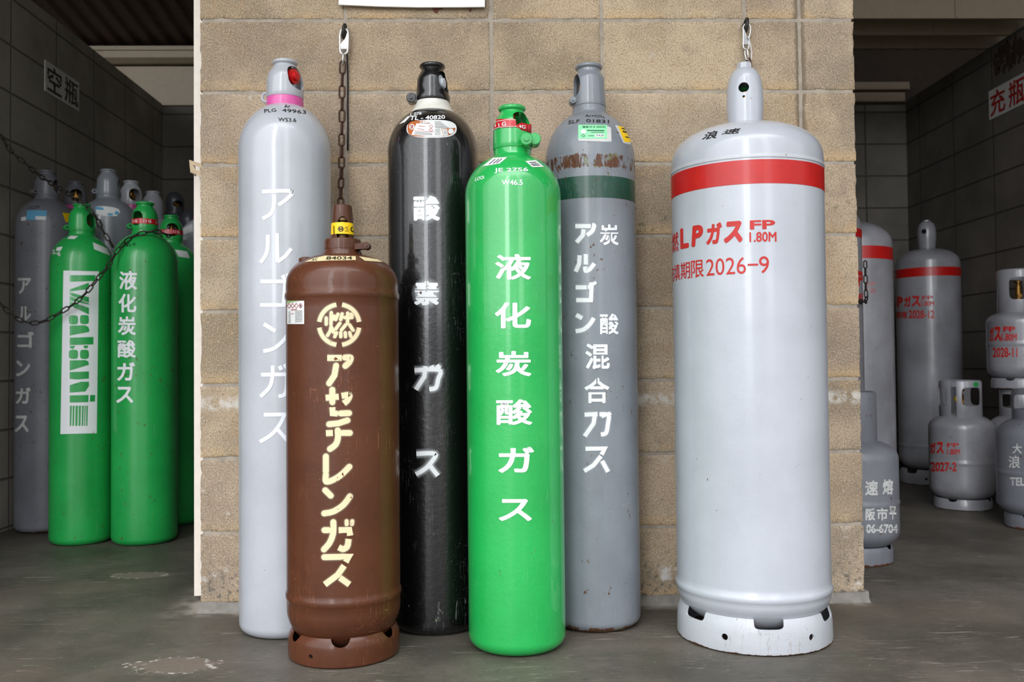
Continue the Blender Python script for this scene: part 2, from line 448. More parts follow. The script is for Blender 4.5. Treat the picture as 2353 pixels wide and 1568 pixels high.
    def clusters(s, gap):
        """separate characters: shapes further apart than gap"""
        par = list(range(len(s.v)))
        def fd(i):
            while par[i] != i: par[i] = par[par[i]]; i = par[i]
            return i
        for q in s.f:
            for i in q[1:]: par[fd(i)] = fd(q[0])
        comp = {}
        for q in s.f: comp.setdefault(fd(q[0]), []).append(q)
        L = []
        for fs in comp.values():
            a = np.array([s.v[i][:2] for q in fs for i in q]); L.append([a.min(0)-gap/2, a.max(0)+gap/2, fs])
        go = True
        while go:
            go = False; out = []
            for c in L:
                for d in out:
                    if (c[0] < d[1]).all() and (d[0] < c[1]).all():
                        d[0] = np.minimum(c[0], d[0]); d[1] = np.maximum(c[1], d[1]); d[2] = d[2]+c[2]; go = True; break
                else: out.append(list(c))
            L = out
        L.sort(key=lambda c: (round(c[0][1]/20), c[0][0])); res = []
        for c in L:
            d = Decal(); ix = {}; d.h = [] if s.h else None
            for q in c[2]:
                for i in q:
                    if i not in ix:
                        ix[i] = len(d.v); d.v.append(s.v[i])
                        if s.h: d.h.append(s.h[i])
                d.f.append(tuple(ix[i] for i in q))
            res.append(d)
        return res
    def obj(s, name, mat, parent, mapper, step=(7, 25), facing=True):
        bm = bmesh.new(); hl = bm.verts.layers.float.new('mist') if s.h else None
        vs = [bm.verts.new(q) for q in s.v]
        if s.h:
            for v_, q in zip(vs, s.h): v_[hl] = q
        for q in s.f:
            try: bm.faces.new([vs[i] for i in q])
            except ValueError: pass
        bmesh.ops.triangulate(bm, faces=[f for f in bm.faces if len(f.verts) > 4])
        A = np.array(s.v)[:, :2]; lo = A.min(0); hi = A.max(0)
        for ax, nn in ((0, (1, 0, 0)), (1, (0, 1, 0))):
            for d in np.arange(lo[ax]+step[ax], hi[ax], step[ax]):
                bmesh.ops.bisect_plane(bm, geom=bm.verts[:]+bm.edges[:]+bm.faces[:], plane_co=tuple(float(d)*q for q in nn), plane_no=nn)
        bm.verts.index_update()
        if s.h: mv = np.array([v[hl] for v in bm.verts])
        uv = np.array([tuple(v.co) for v in bm.verts]); F = [[v.index for v in f.verts] for f in bm.faces]; bm.free()
        W_ = mapper(uv[:, 0], uv[:, 1]); tw = CAM-W_; W_ = W_+tw/np.linalg.norm(tw, axis=1)[:, None]*(uv[:, 2]*2.2e-5)[:, None]; ok = np.isfinite(W_).all(1)
        F = [f for f in F if all(ok[i] for i in f)]
        used = sorted({i for f in F for i in f}); ix = {u: k for k, u in enumerate(used)}
        if facing:
            G = []
            for f in F:
                a_, b_, c_ = W_[f[0]], W_[f[1]], W_[f[2]]
                G.append(f if np.dot(np.cross(b_-a_, c_-a_), CAM-a_) > 0 else f[::-1])
            F = G
        o = mesh(name, W_[used], [[ix[i] for i in f] for f in F], mat, parent, 9)
        if s.h: o.data.attributes.new('mist', 'FLOAT', 'POINT').data.foreach_set('value', mv[used])
        return o
class Rev:
    """a surface of revolution standing at (X, Y): found again from pixels, or from degrees and height"""
    def __init__(s, X, Y, prof):
        s.X = X; s.Y = Y; q = sorted((z, r) for r, z in prof); s.z = np.array([a for a, b in q]); s.r = np.array([b for a, b in q])
        d = math.hypot(X, Y); s.tc = np.array([-X/d, -Y/d]); s.rt = np.array([Y/d, -X/d])
    def rr(s, z): return np.interp(z, s.z, s.r)
    def lift(s, Q, off):
        e = .002; sl = (s.rr(Q[:, 2]+e)-s.rr(Q[:, 2]-e))/(2*e)
        d = Q[:, :2]-np.array([s.X, s.Y]); d = d/np.maximum(np.linalg.norm(d, axis=1), 1e-6)[:, None]
        n = np.column_stack([d, -np.clip(sl, -6, 6)]); n = n/np.linalg.norm(n, axis=1)[:, None]
        return Q+n*off
    def px(s, off=.0007):
        def f(u, v):
            d = rays(u, v); d = d/d[:, 1:2]; R = s.r.max()
            ts = np.linspace(s.Y-R-.01, s.Y+.6*R, 240)
            def g(t):
                Q = CAM+d*t[:, None]; return np.hypot(Q[:, 0]-s.X, Q[:, 1]-s.Y)-s.rr(Q[:, 2])
            G = np.stack([g(np.full(len(d), t)) for t in ts]); ins = G < 0
            hit = ins.any(0); k = ins.argmax(0); a = ts[np.maximum(k-1, 0)]; b = ts[k]
            for _ in range(22):
                m = (a+b)/2; q = g(m) < 0; b = np.where(q, m, b); a = np.where(q, a, m)
            Q = CAM+d*b[:, None]; Q = s.lift(Q, off); Q[~hit] = np.nan; return Q
        return f
    def ang(s, off=.0007):
        def f(a, z):
            a = np.radians(a); r = s.rr(z)
            d = np.cos(a)[:, None]*s.tc+np.sin(a)[:, None]*s.rt
            return s.lift(np.column_stack([s.X+d[:, 0]*r, s.Y+d[:, 1]*r, z]), off)
        return f
    def dir(s, deg):
        a = math.radians(deg); d = math.cos(a)*s.tc+math.sin(a)*s.rt; return Vector((d[0], d[1], 0))
def flat(Y):
    return lambda u, v: P(u, v, np.full(len(u), Y)) if False else np.array([P(a, b, Y) for a, b in zip(u, v)])

# ------------------------------------------------------------------ measured marks of the setting
XL = float(P(459.5, 700, WALLY)[0]); XR = float(P(1975, 700, WALLY)[0])
JOINTS = [float(P(a, 25, WALLY)[0]) for a in (793, 1128, 1382, 1710, 1836.5)]
JOINT_STAIN = JOINTS[-1]
def floor_pt(px, py):
    d = rays(px, py); t = -CAMH/d[2]; return CAM+d*t
_a = floor_pt(400, 1530); _b = floor_pt(320, 1323)
SPOTS = [(float(_a[0]), float(_a[1]), .095, .055), (float(_b[0]), float(_b[1]), .085, .045)]
BY = 5.6
LX = float(P(374, 330, BY)[0]); RX = float(P(2083, 330, BY)[0])

# ------------------------------------------------------------------ materials in use
m_floor = floor_mat()
m_block = block_mat('tan_concrete_block')
m_mortar = plain('mortar', (172, 162, 148), .95, spec=.2, dirt=.14)
m_toe = plain('grey_mortar_toe', (142, 137, 130), .95, spec=.2, dirt=.15)
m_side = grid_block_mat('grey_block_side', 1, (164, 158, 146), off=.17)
m_sider = grid_block_mat('shaded_block_side', 1, (112, 106, 98), off=.17)  # same block as m_side; the right bay's weaker light is put into the colour
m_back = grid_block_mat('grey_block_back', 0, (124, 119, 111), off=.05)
m_deck = plain('brown_roof_deck', (92, 74, 62), .7)
m_soffit = plain('dark_brown_board', (62, 50, 40), .8)
m_cream = plain('cream_steel', (222, 208, 186), .6, dirt=.03)
m_purlin = plain('beige_channel_steel', (142, 126, 106), .6, dirt=.05)
m_white = plain('white_enamel', (232, 222, 210), .5, dirt=.04)
m_sign = plain('white_sign_face', (244, 244, 242), .45, dirt=.01)
m_black = plain('black_print', (22, 22, 22), .5)
m_redprint = plain('red_print', (176, 32, 28), .5)
m_rustchip = plain('rust_brown_flake', (112, 62, 48), .9)

m_pale = paint('pale_grey_enamel', (184, 187, 194), .30, rust=.03, scratch=.08, dirt=.05, scol=(150, 150, 155), coat=.6, peel=.12)
m_blackp = paint('black_enamel', (11, 11, 13), .30, rust=.12, scratch=.28, scol=(140, 140, 144), rcol=(170, 168, 165), dirt=.1, coat=.8, peel=.22)
m_green2 = paint('green_enamel_worn', (32, 164, 76), .36, rust=.55, scratch=.35, scol=(130, 170, 130), dirt=.08, coat=.25, peel=.12)
m_grey = paint('mid_grey_enamel', (130, 136, 143), .38, rust=.30, scratch=.15, scol=(190, 190, 190), dirt=.08, coat=.6, zrust=None, foot=.035, streak=.25)
m_greyd = paint('dull_grey_enamel', (118, 120, 128), .42, rust=.6, scratch=.3, scol=(160, 150, 140), dirt=.1, coat=.2, foot=.02, streak=.3)
m_brown = paint('brown_enamel', (92, 51, 31), .40, rust=.25, scratch=.5, scol=(166, 106, 76), rcol=(58, 30, 20), dirt=.12, coat=.25, spec=.3, peel=.12, streak=.35)
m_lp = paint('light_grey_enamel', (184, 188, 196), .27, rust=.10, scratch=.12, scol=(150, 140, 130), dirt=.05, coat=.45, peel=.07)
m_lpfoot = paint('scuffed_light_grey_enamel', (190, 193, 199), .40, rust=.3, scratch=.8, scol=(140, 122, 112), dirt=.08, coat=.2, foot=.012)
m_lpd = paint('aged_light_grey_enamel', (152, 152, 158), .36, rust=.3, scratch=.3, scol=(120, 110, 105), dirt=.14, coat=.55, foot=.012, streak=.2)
m_pink = plain('pink_enamel', (222, 92, 166), .35, dirt=.04, coat=.3)
m_offwhite = plain('offwhite_enamel', (226, 224, 214), .4, dirt=.06, coat=.2)
m_band = paint('dark_green_band', (24, 74, 58), .38, rust=.5, scratch=.12, coat=.2)
m_red = plain('red_band_paint', (190, 22, 18), .38, dirt=.06, coat=.15)
m_redknob = plain('red_plastic', (204, 20, 24), .35, dirt=.03, coat=.3)
m_brass = plain('brass', (158, 118, 60), .42, .9)
m_bronze = plain('dull_bronze', (140, 112, 76), .5, .6)
m_latch = plain('tarnished_plate', (104, 92, 74), .28, .95)
m_steel = plain('grey_steel', (150, 150, 150), .35, .8)
m_wlet = paint('white_stencil_paint', (236, 238, 240), .5, rust=.3, scratch=0, scol=(150, 150, 150), dirt=.02, coat=0)
m_wbrush = plain('white_brush_paint', (238, 242, 250), .45, dirt=.02)
m_cream_let = paint('cream_stencil_paint', (236, 216, 174), .5, rust=.6, scratch=.15, scol=(150, 105, 75), rcol=(110, 60, 30), dirt=.03, coat=0)
m_dull_let = plain('dull_white_stencil', (206, 206, 204), .6, dirt=.1)
m_redlet = plain('red_stencil_paint', (190, 34, 28), .5, dirt=.04)
m_blet = plain('black_stamp_ink', (28, 28, 30), .5, dirt=.0)
m_paper = plain('white_label_paper', (226, 228, 226), .5, dirt=.03)
m_lorange = plain('brown_label_print', (176, 92, 36), .5, dirt=.03)
m_lgreen = plain('mint_label', (142, 232, 168), .5, dirt=.02)
m_lblue = plain('sky_blue_label', (96, 168, 206), .5, dirt=.03)
m_yellow = plain('yellow_tape', (250, 204, 0), .4, dirt=.02)
m_tape = plain('red_seal_tape', (196, 22, 34), .35, dirt=.05, coat=.2)
m_creaml = plain('cream_label', (226, 208, 160), .5, dirt=.08)
m_rustchain = plain('rusty_chain_steel', (88, 60, 48), .65, .35, dirt=.2)
m_dkchain = plain('dark_chain_steel', (62, 56, 50), .5, .6, dirt=.2)
m_dark = plain('dark_iron', (52, 50, 46), .55, .4)
m_chrome = plain('bright_steel', (225, 226, 226), .22, .95, dirt=.03)
m_satin = plain('white_painted_steel', (236, 238, 236), .35, .25, dirt=.02)
m_zip = plain('white_nylon', (222, 222, 222), .45)
m_cord = plain('black_cord', (18, 18, 18), .7)
m_lens = plain('translucent_white_plastic', (206, 214, 222), .35, dirt=.02)
m_dkgrey = paint('slate_enamel', (70, 72, 80), .4, rust=.1, scratch=.2, coat=.2)
m_greenk = plain('dark_green_knob', (16, 84, 44), .4)
def spray(name, rgb, alpha):
    t = NT(name); v = t.var()
    at = t.n.new('ShaderNodeAttribute'); at.attribute_name = 'mist'
    t.out(lin(rgb), .6, spec=.2); t.set(t.b, 'Alpha', t.math('MULTIPLY', at.outputs['Fac'], t.step(t.noise(v, 700, 2), .25, .7, alpha*.75, alpha*1.25))); return t.m
m_wspray = spray('white_overspray', (236, 240, 244), .42)
m_cspray = spray('cream_overspray', (244, 230, 196), .40)

# ------------------------------------------------------------------ setting
def struct(o): o['kind'] = 'structure'; return o
b = MB(); b.add([(-14, -16, 0), (14, -16, 0), (14, BY+.2, 0), (-14, BY+.2, 0), (-14, -16, -.2), (14, -16, -.2), (14, BY+.2, -.2), (-14, BY+.2, -.2)],
                [(0, 1, 2, 3), (7, 6, 5, 4), (0, 4, 5, 1), (1, 5, 6, 2), (2, 6, 7, 3), (3, 7, 4, 0)])
struct(b.obj('floor', m_floor))

# front block wall: every block with chipped, rounded arrises, mortar set back behind them
def front_wall():
    V = []; F = []; FM = []; tone = []; edge = []
    xs = [XL]+JOINTS+[XR]
    rows = [.022]+[1.6105-.2*k for k in range(7, -1, -1)]+[1.8105, 2.0105, 2.2105, 2.4105, 2.6105, 2.82]
    g = .0043
    for ri in range(len(rows)-1):
        for ci in range(len(xs)-1):
            x0 = xs[ci]+(g if ci else 0); x1 = xs[ci+1]-(g if ci < len(xs)-2 else 0)
            z0 = rows[ri]+(g if ri else 0); z1 = rows[ri+1]-g
            nx = max(8, int((x1-x0)/.012)); nzz = max(6, int((z1-z0)/.012))
            rt = random.uniform(.86, 1.08); tn = (rt, rt*random.uniform(.97, 1.0), rt*random.uniform(.93, 1.0))
            base = len(V)
            fx = [0, .004, .011]+[.011+(x1-x0-.022)*k/nx for k in range(1, nx)]+[x1-x0-.011, x1-x0-.004, x1-x0]
            fz = [0, .004, .011]+[.011+(z1-z0-.022)*k/nzz for k in range(1, nzz)]+[z1-z0-.011, z1-z0-.004, z1-z0]
            A = len(fx); B = len(fz)
            for iz, dz in enumerate(fz):
                for ix, dx in enumerate(fx):
                    x = x0+dx; z = z0+dz
                    d = min(dx, x1-x0-dx, dz, z1-z0-dz)
                    n1 = mnoise.noise(Vector((x*28, z*28, ri*3.1+ci))); n2 = mnoise.noise(Vector((x*90, z*90, 5.0)))
                    ro = max(0, (.006+.006*max(0, n1)-d)); y = ro*ro*55+.0011*n2
                    px = pz = 0
                    if d < .005:
                        kx = .0032*n1+.0016*n2
                        big_ = max(0, mnoise.noise(Vector((z*13, x*13, 9.0+ci)))-.25)*.022
                        if ix == 0: px = abs(kx)+(big_ if ci == 0 else 0)
                        if ix == A-1: px = -abs(kx)-(big_ if ci == len(xs)-2 else 0)
                        if iz == 0: pz = abs(kx)*.8
                        if iz == B-1: pz = -abs(kx)*.8
                    V.append((x+px, WALLY+max(y, -.001), z+pz)); tone.append(tn)
                    edge.append((max(0, 1-dz/.035)*.9, 0, 0))
            for iz in range(B-1):
                for ix in range(A-1):
                    F.append((base+iz*A+ix, base+iz*A+ix+1, base+(iz+1)*A+ix+1, base+(iz+1)*A+ix)); FM.append(0)
            loop = [base+i for i in range(A)]+[base+i*A+A-1 for i in range(1, B)]+[base+(B-1)*A+i for i in range(A-2, -1, -1)]+[base+i*A for i in range(B-2, 0, -1)]
            b2 = len(V)
            for q in loop:
                x, y, z = V[q]; V.append((x, WALLY+.12, z)); tone.append(tn); edge.append((0, 0, 0))
            n = len(loop)
            for k in range(n): F.append((loop[(k+1) % n], loop[k], b2+k, b2+(k+1) % n)); FM.append(0)
    def bx(x0, x1, y0, y1, z0, z1, m):
        q = MB().box(x0, x1, y0, y1, z0, z1); o = len(V)
        V.extend(q.v); F.extend(tuple(i+o for i in f) for f in q.f); FM.extend([m]*6)
        tone.extend([(1, 1, 1)]*8); edge.extend([(0, 0, 0)]*8)
    bx(XL+.006, XR-.006, WALLY+.0035, WALLY+.121, 0, 2.82, 1)
    o = mesh('wall_front', V, F, None, None, .7, mats=[m_block, m_mortar], fmat=FM)
    a = o.data.attributes.new('tone', 'FLOAT_COLOR', 'POINT'); a.data.foreach_set('color', np.array([t+(1,) for t in tone], float).ravel())
    e = o.data.attributes.new('edge', 'FLOAT_VECTOR', 'POINT'); e.data.foreach_set('vector', np.array(edge, float).ravel())
    return struct(o)
front_wall()
# mortar toe along the foot of the wall
V = []; F = []; N = 90
for k in range(N+1):
    x = XL-.004+(XR-XL+.012)*k/N; n1 = mnoise.noise(Vector((x*11, 0, 0))); n2 = mnoise.noise(Vector((x*45, 3, 0)))
    h = .026+.004*n1+.002*n2; p = .006+.003*n2+.002*n1
    V += [(x, WALLY-p-.010-.004*n1, 0), (x, WALLY-p, .008+.003*n2), (x, WALLY-.004, h), (x, WALLY+.02, h)]
for k in range(N):
    for q in range(3): F.append((4*k+q, 4*k+4+q, 4*k+5+q, 4*k+1+q))
F += [(0, 1, 2, 3), (4*N+3, 4*N+2, 4*N+1, 4*N)]
struct(mesh('baseboard_front', V, F, m_toe, None, .9))

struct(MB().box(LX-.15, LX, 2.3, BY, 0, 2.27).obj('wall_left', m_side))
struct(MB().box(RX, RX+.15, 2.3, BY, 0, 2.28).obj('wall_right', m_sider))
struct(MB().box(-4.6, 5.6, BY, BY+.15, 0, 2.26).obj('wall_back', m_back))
struct(MB().box(.02, .14, WALLY+.125, BY, 0, 3.2).obj('wall_partition', m_side))  # out of view; added to block light between the bays
struct(MB().box(-4.75, -4.6, 1.0, BY+.15, 0, 3.4).obj('wall_far_left', m_side))  # unseen; added to stop light leaking in over the bay walls
struct(MB().box(5.6, 5.75, 1.0, BY+.15, 0, 3.4).obj('wall_far_right', m_side))  # unseen too; added as the light block on the right
# roof deck, corrugated, falling towards the back and reaching out over the front
V = []; F = []; xs = []; x = -4.75
while x < 5.75:
    xs += [(x, 0), (x+.035, 0), (x+.05, .022), (x+.085, .022)]; x += .10
for (x, h) in xs:
    for y in (.95, 3.2, BY+.2): V.append((x, y, 2.60+(BY-y)*.139+h))
n = len(xs)
for k in range(n-1):
    for q in range(2): F.append((3*k+q, 3*k+q+1, 3*k+4+q, 3*k+3+q))
o = mesh('ceiling', V, F, m_deck); struct(o)
md = o.modifiers.new('thick', 'SOLIDIFY'); md.thickness = .01; md.offset = 1
# back of the left bay: cream fascia and the lipped beam above it
def tri(name, bx_, mat): struct(MB().box(*bx_).obj(name, mat))
tri('trim_1', (-4.6, .0, BY-.02, BY+.15, 2.262, 2.50), m_cream)
b = MB().box(-4.6, .0, BY-.12, BY+.0, 2.515, 2.575).box(-4.6, .0, BY-.14, BY-.12, 2.562, 2.585).box(-4.6, .0, BY-.14, BY-.12, 2.515, 2.528)
struct(b.obj('trim_2', m_cream))
# right bay: three light channels lying across the bay on the wall heads, boards behind them
for k, (row, yy) in enumerate(((42, 4.25), (80, 4.445), (110, 4.655))):
    zz = float(P(2150, row, yy)[2])
    b = MB().box(.16, RX+.10, yy, yy+.012, zz, zz+.11).box(.16, RX+.10, yy+.012, yy+.022, zz, zz+.012).box(.16, RX+.10, yy+.012, yy+.07, zz+.098, zz+.11)
    xs_ = float(P((2194, 2144, 2104)[k], row-15, yy)[0]); b.box(xs_, xs_+.014, yy-.005, yy, zz+.004, zz+.106)
    struct(b.obj('trim_%d' % (k+3), m_purlin))
tri('trim_9', (-4.6, 0, BY+.02, BY+.15, 2.26, 2.9), m_deck)
tri('trim_6', (.16, 5.6, BY-.02, BY+.15, 2.26, 2.66), m_soffit)
b = MB().box(.16, RX-.02, BY-.10, BY-.02, 2.325, 2.37).box(.16, RX-.03, BY-.06, BY-.02, 2.262, 2.318)
struct(b.obj('trim_7', m_purlin))
# white steel edge standing behind the left end of the block wall
xa = float(P(448, 1365, 2.635)[0])
struct(MB().box(xa, XL+.06, 2.628, 2.66, .012, 2.8).obj('trim_8', m_white))
# latch plate on that edge
Y0 = 2.56
ou = [P(a, c, Y0) for a, c in ((437, 368), (464, 377), (462, 406), (440, 397))]; inn = [P(a, c, Y0) for a, c in ((443, 379), (459, 384), (460, 393), (450, 391))]
b = MB(); dv = Vector((0, .004, 0))
for k in range(4):
    k2 = (k+1) % 4; b.prism([ou[k], ou[k2], inn[k2], inn[k]], dv)
b.prism([ou[0], ou[3], ou[3]+np.array([-.002, .05, 0]), ou[0]+np.array([-.002, .05, 0])], Vector((-.003, 0, 0)))
o = b.obj('latch_plate', m_latch)
tag(o, 'small slotted metal latch plate sticking out left of the block wall end', 'latch')

# signs
pts = [(778, -160), (1115, -160), (1114, 15.5), (1060, 16.2), (960, 16.5), (870, 14.5), (778, 10.5)]
b = MB().prism([P(a, c, WALLY-.016) for a, c in pts], Vector((0, .006, 0)))
tag(b.obj('wall_sign', m_sign), 'blank white sign on the block wall above the black cylinder, cut off by the top', 'sign')
b = MB().prism([P(a, c, WALLY-.0035) for a, c in ((988, 12), (1022, 12), (1017, 20), (1008, 21), (1003, 30), (996, 25), (994, 20))], Vector((0, .0045, 0)))
tag(b.obj('paint_flake', m_rustchip), 'larger red-brown flake of old paint hanging below the white sign on the block wall', 'stain', 'paint flakes under the sign')
b = MB().prism([P(a, c, WALLY-.003) for a, c in ((1077, 22), (1083, 20), (1083, 25), (1078, 26))], Vector((0, .004, 0)))
tag(b.obj('paint_flake', m_rustchip), 'tiny red-brown fleck of paint below the right half of the white sign', 'stain', 'paint flakes under the sign')

def side_sign(name, X, y0, y1, z0, z1, face, chars, tmat, label, nrm):
    r = thing(name, (X, (y0+y1)/2, (z0+z1)/2), label, 'sign', 'signs on the side walls of the bays')
    MB().box(min(X, X+nrm*.004), max(X, X+nrm*.004), min(y0, y1), max(y0, y1), z0, z1).obj('board', face, r)
    d = Decal(); n = len(chars); L = (y1-y0)/n
    for k, c in enumerate(chars):
        d.text(c, [(y0+L*(k+.1), z1-.012), (y0+L*(k+.92), z1-.012), (y0+L*(k+.92), z0+.012), (y0+L*(k+.1), z0+.012)], .018)
    d.obj('lettering', tmat, r, lambda u, v: np.column_stack([np.full(len(u), X+nrm*.0055), u, v]), (9, 9))
    return r
m_board = plain('greyed_white_board', (206, 206, 202), .5, dirt=.05)
_s = [PX(102, 137, LX), PX(180, 257, LX)]
side_sign('bay_sign', LX, float(_s[0][1]), float(_s[1][1]), float(_s[1][2]), float(_s[0][2]), m_board, '空瓶', m_black, 'white sign with two black characters on the left side wall', 1)
_s = [PX(2273, 211, RX), PX(2275, 277, RX)]
side_sign('bay_sign', RX, float(_s[0][1]), float(_s[0][1])-.335, float(_s[1][2]), float(_s[0][2]), m_board, '充瓶', m_redprint, 'white sign with two red characters on the right side wall', -1)
SY, SZ = [float(q) for q in PX(2322, 126, RX)[1:]]
d = Decal()
for k in range(170):
    a_ = random.gauss(0, 1); cy = SY+.075*a_; cz = SZ+random.gauss(0, .03)-.012*math.cos(a_*4); r_ = random.uniform(.006, .017)
    if abs(cz-SZ) < .07 and abs(cy-SY) < .15: d.poly([(cy+r_*random.uniform(.6, 1.3)*math.cos(t), cz+1.4*r_*random.uniform(.6, 1.3)*math.sin(t)) for t in np.linspace(0, 2*PI, 11, endpoint=False)])
tag(d.obj('wall_stain', plain('dark_brown_stain', (58, 38, 30), .9), None, lambda u, v: np.column_stack([np.full(len(u), RX-.001), u, v]), (9, 9)),
    'dark brown stain on the right side wall above the red-lettered sign', 'stain')

# ------------------------------------------------------------------ gas cylinders
class Cyl:
    """px-measured cylinder: axis from one pixel at depth Y; half widths and rows read off the photograph"""
    def __init__(s, name, cx, cy, Y, label, group, cat='gas cylinder', X=None):
        s.Y = Y; s.X = float(P(cx, cy, Y)[0]) if X is None else X
        s.root = thing(name, (s.X, Y, 0), label, cat, group)
        s.cos = math.cos(math.atan(((proj((s.X, Y, CAMH))[0])-1176.5)/FPX))
        s.c = (s.X, Y); s.rev = None
    def zy(s, y):
        z = CAMH
        for _ in range(4):
            x, yy = proj((s.X, s.Y, z)); z -= (y-yy)*s.Y/FPX
        return float(z)
    def r(s, h): return h*s.Y/FPX*s.cos
    def rz(s, l): return [(s.r(h), s.zy(y)) for y, h in l]      # list of (row, half width)
    def body(s, R, zs, neck, foot=.026, p=2.0, ring=None, mat=None, n=112, extra=None):
        """R radius, zs shoulder height, neck = (r, z) where the shoulder ends"""
        pr = [(0, .004), (R*.55, .004), (R-foot*1.25, .0)]
        pr += [(R-foot+foot*math.sin(t), foot-foot*math.cos(t)) for t in np.linspace(.15, PI/2, 8)]
        z0 = foot
        for k in range(1, 14): pr.append((R, z0+(zs-z0)*k/14))
        pr += dome(R, zs, neck[0], neck[1], p)
        if extra: pr += extra
        s.prof = pr; o = MB().lathe(s.c, pr+[(0, pr[-1][1])], n).obj('body', mat, s.root, .9)
        s.rev = Rev(s.X, s.Y, [q for q in pr if q[0] > 0]); s.bodyobj = o; return o
def dome(R, zs, rn, zn, p=2.0, n=22):
    c = (rn/R)**(p/2); te = math.acos(c); bb = (zn-zs)/(math.sin(te)**(2/p))
    return [(R*math.cos(t)**(2/p), zs+bb*math.sin(t)**(2/p)) for t in np.linspace(0, te, n)]
def rim(rc, z, t, n=9): return [(rc+t*math.cos(a), z+t*math.sin(a)) for a in np.linspace(-PI/2-.5, PI/2+.6, n)]
def cutter(cy, deg, zc, a, b_, p=2.4, r0=.0, r1=.12, both=False):
    """prism pointing out from the axis at deg, super-elliptic section a wide, b_ high"""
    d = cy.rev.dir(deg); e = Vector((-d.y, d.x, 0)); q = []
    for t in np.linspace(0, 2*PI, 28, endpoint=False):
        ct, st = math.cos(t), math.sin(t)
        q.append(Vector((cy.X, cy.Y, zc))+d*(-r1 if both else r0)+e*a*math.copysign(abs(ct)**(2/p), ct)+Vector((0, 0, b_*math.copysign(abs(st)**(2/p), st))))
    return MB().prism(q, d*(r1+(r1 if both else -r0)))
def collar_cap(s, rows, win, mat, wall=.006, rimrow=None, n=80):
    """screw-on guard cap with two windows; rows bottom to top (row, half width); win = (deg, row, half w m, half h m)"""
    out = s.rz(rows)
    if rimrow: out += rim(s.r(rimrow[1])-.006, s.zy(rimrow[0]), .006)
    inn = [(max(r_-wall, .006), z) for r_, z in s.rz(rows)]; inn[0] = (inn[0][0], out[0][1])
    topz = out[-1][1]; inn.append((inn[-1][0], topz)); prof = out+list(reversed(inn))
    o = MB().lathe(s.c, prof, n, closed=True).obj('guard_cap', mat, s.root)
    if win: cut(o, [cutter(s, win[0], s.zy(win[1]), win[2], win[3], both=True)])
    else: fixn(o); o.data.shade_smooth(); o.data.set_sharp_from_angle(angle=.6)
    s.caprev = Rev(s.X, s.Y, s.rz(rows)); s.capobj = o
    return o
def valve(s, z0, z1, deg, knob=None, zk=None, rk=.016, matb=None, ro=.012, rv=.013):
    pr = [(rv*1.25, z0), (rv*1.25, z0+.012), (rv, z0+.014), (rv, z1-.022), (rv*.6, z1-.02), (rv*.6, z1-.008), (rv*1.3, z1-.007), (rv*1.3, z1), (0, z1)]
    v = MB().lathe(s.c, [(0, z0)]+pr, 28); d = s.rev.dir(deg); zk = zk or (z0+z1)/2
    c = Vector((s.X, s.Y, zk)); v.tube([c, c+d*ro*1.6], .0095, 20)
    vo = v.obj('valve', matb or m_brass, s.root, .6)
    if knob:
        q = [c+d*(ro+.002), c+d*(ro+.004), c+d*(ro+.014), c+d*(ro+.0145), c+d*(ro+.022), c+d*(ro+.023)]
        MB().tube(q, [rk*.9, rk, rk, rk*.62, rk*.6, rk*.5], 28).obj('outlet_cap', knob, vo, .5)
    return vo
def lug(s, px, py, rp, mat, length=.03, hole=True, dy=0.0):
    """clamp ear of the guard cap with its pinch bolt, seen end on"""
    Yl = s.Y-.012+dy; c = Vector(P(px, py, Yl)); r_ = s.r(rp); b = MB()
    b.tube([c+Vector((0, -length/2, 0)), c+Vector((0, -length/2+.002, 0)), c+Vector((0, length/2, 0))], [r_*.88, r_, r_], 22)
    ax = Vector((s.X, s.Y, c.z)); d = (ax-c); d.z = 0; L = d.length; d.normalize(); e = Vector((-d.y, d.x, 0))
    cr = float(s.caprev.rr(c.z)); t = max(L-cr+.008, .006)
    w = length*.42; h = r_*.8
    q = [c+e*w+Vector((0, 0, h)), c-e*w+Vector((0, 0, h)), c-e*w-Vector((0, 0, h)), c+e*w-Vector((0, 0, h))]
    b.prism(q, d*t)
    o = b.obj('clamp_ear', mat, s.root, .6)
    if hole:
        f = c+Vector((0, -length/2-.001, 0)); bb = MB().tube([f+Vector((0, .002, 0)), f+Vector((0, -.003, 0))], r_*.45, 6)
        bb.obj('pinch_bolt', m_dark if hole == 'dark' else mat, o, .5)
    return o
def band(s, za, zb, mat, off=.0005):
    zs = np.linspace(za, zb, 6); pr = [(float(s.rev.rr(z))+off, float(z)) for z in zs]
    pr = [(float(s.rev.rr(za))-.001, za)]+pr+[(float(s.rev.rr(zb))-.001, zb)]
    return MB().lathe(s.c, pr, 112).obj('painted_band', mat, s.root, .9)
def neckring(s, rows, mat, add=.0):
    pr = [(r_+add, z) for r_, z in s.rz(rows)]
    return MB().lathe(s.c, [(pr[0][0]-.004, pr[0][1])]+pr+[(pr[-1][0]-.006, pr[-1][1])], 72).obj('neck_ring', mat, s.root, .6)
def letters(s, d, mat, name='painted_lettering', mapper=None, off=.0007, step=(7, 25), parent=None, split=0):
    if split:
        return [letters(s, q, mat, name, mapper, off, step, parent) for q in d.clusters(split)]
    return d.obj(name, mat, parent or s.root, mapper or s.rev.px(off), step)
GF = 'gas cylinders lined up in front of the block wall'
GL = 'gas cylinders standing in the left bay'
GR = 'gas cylinders standing in the right bay'

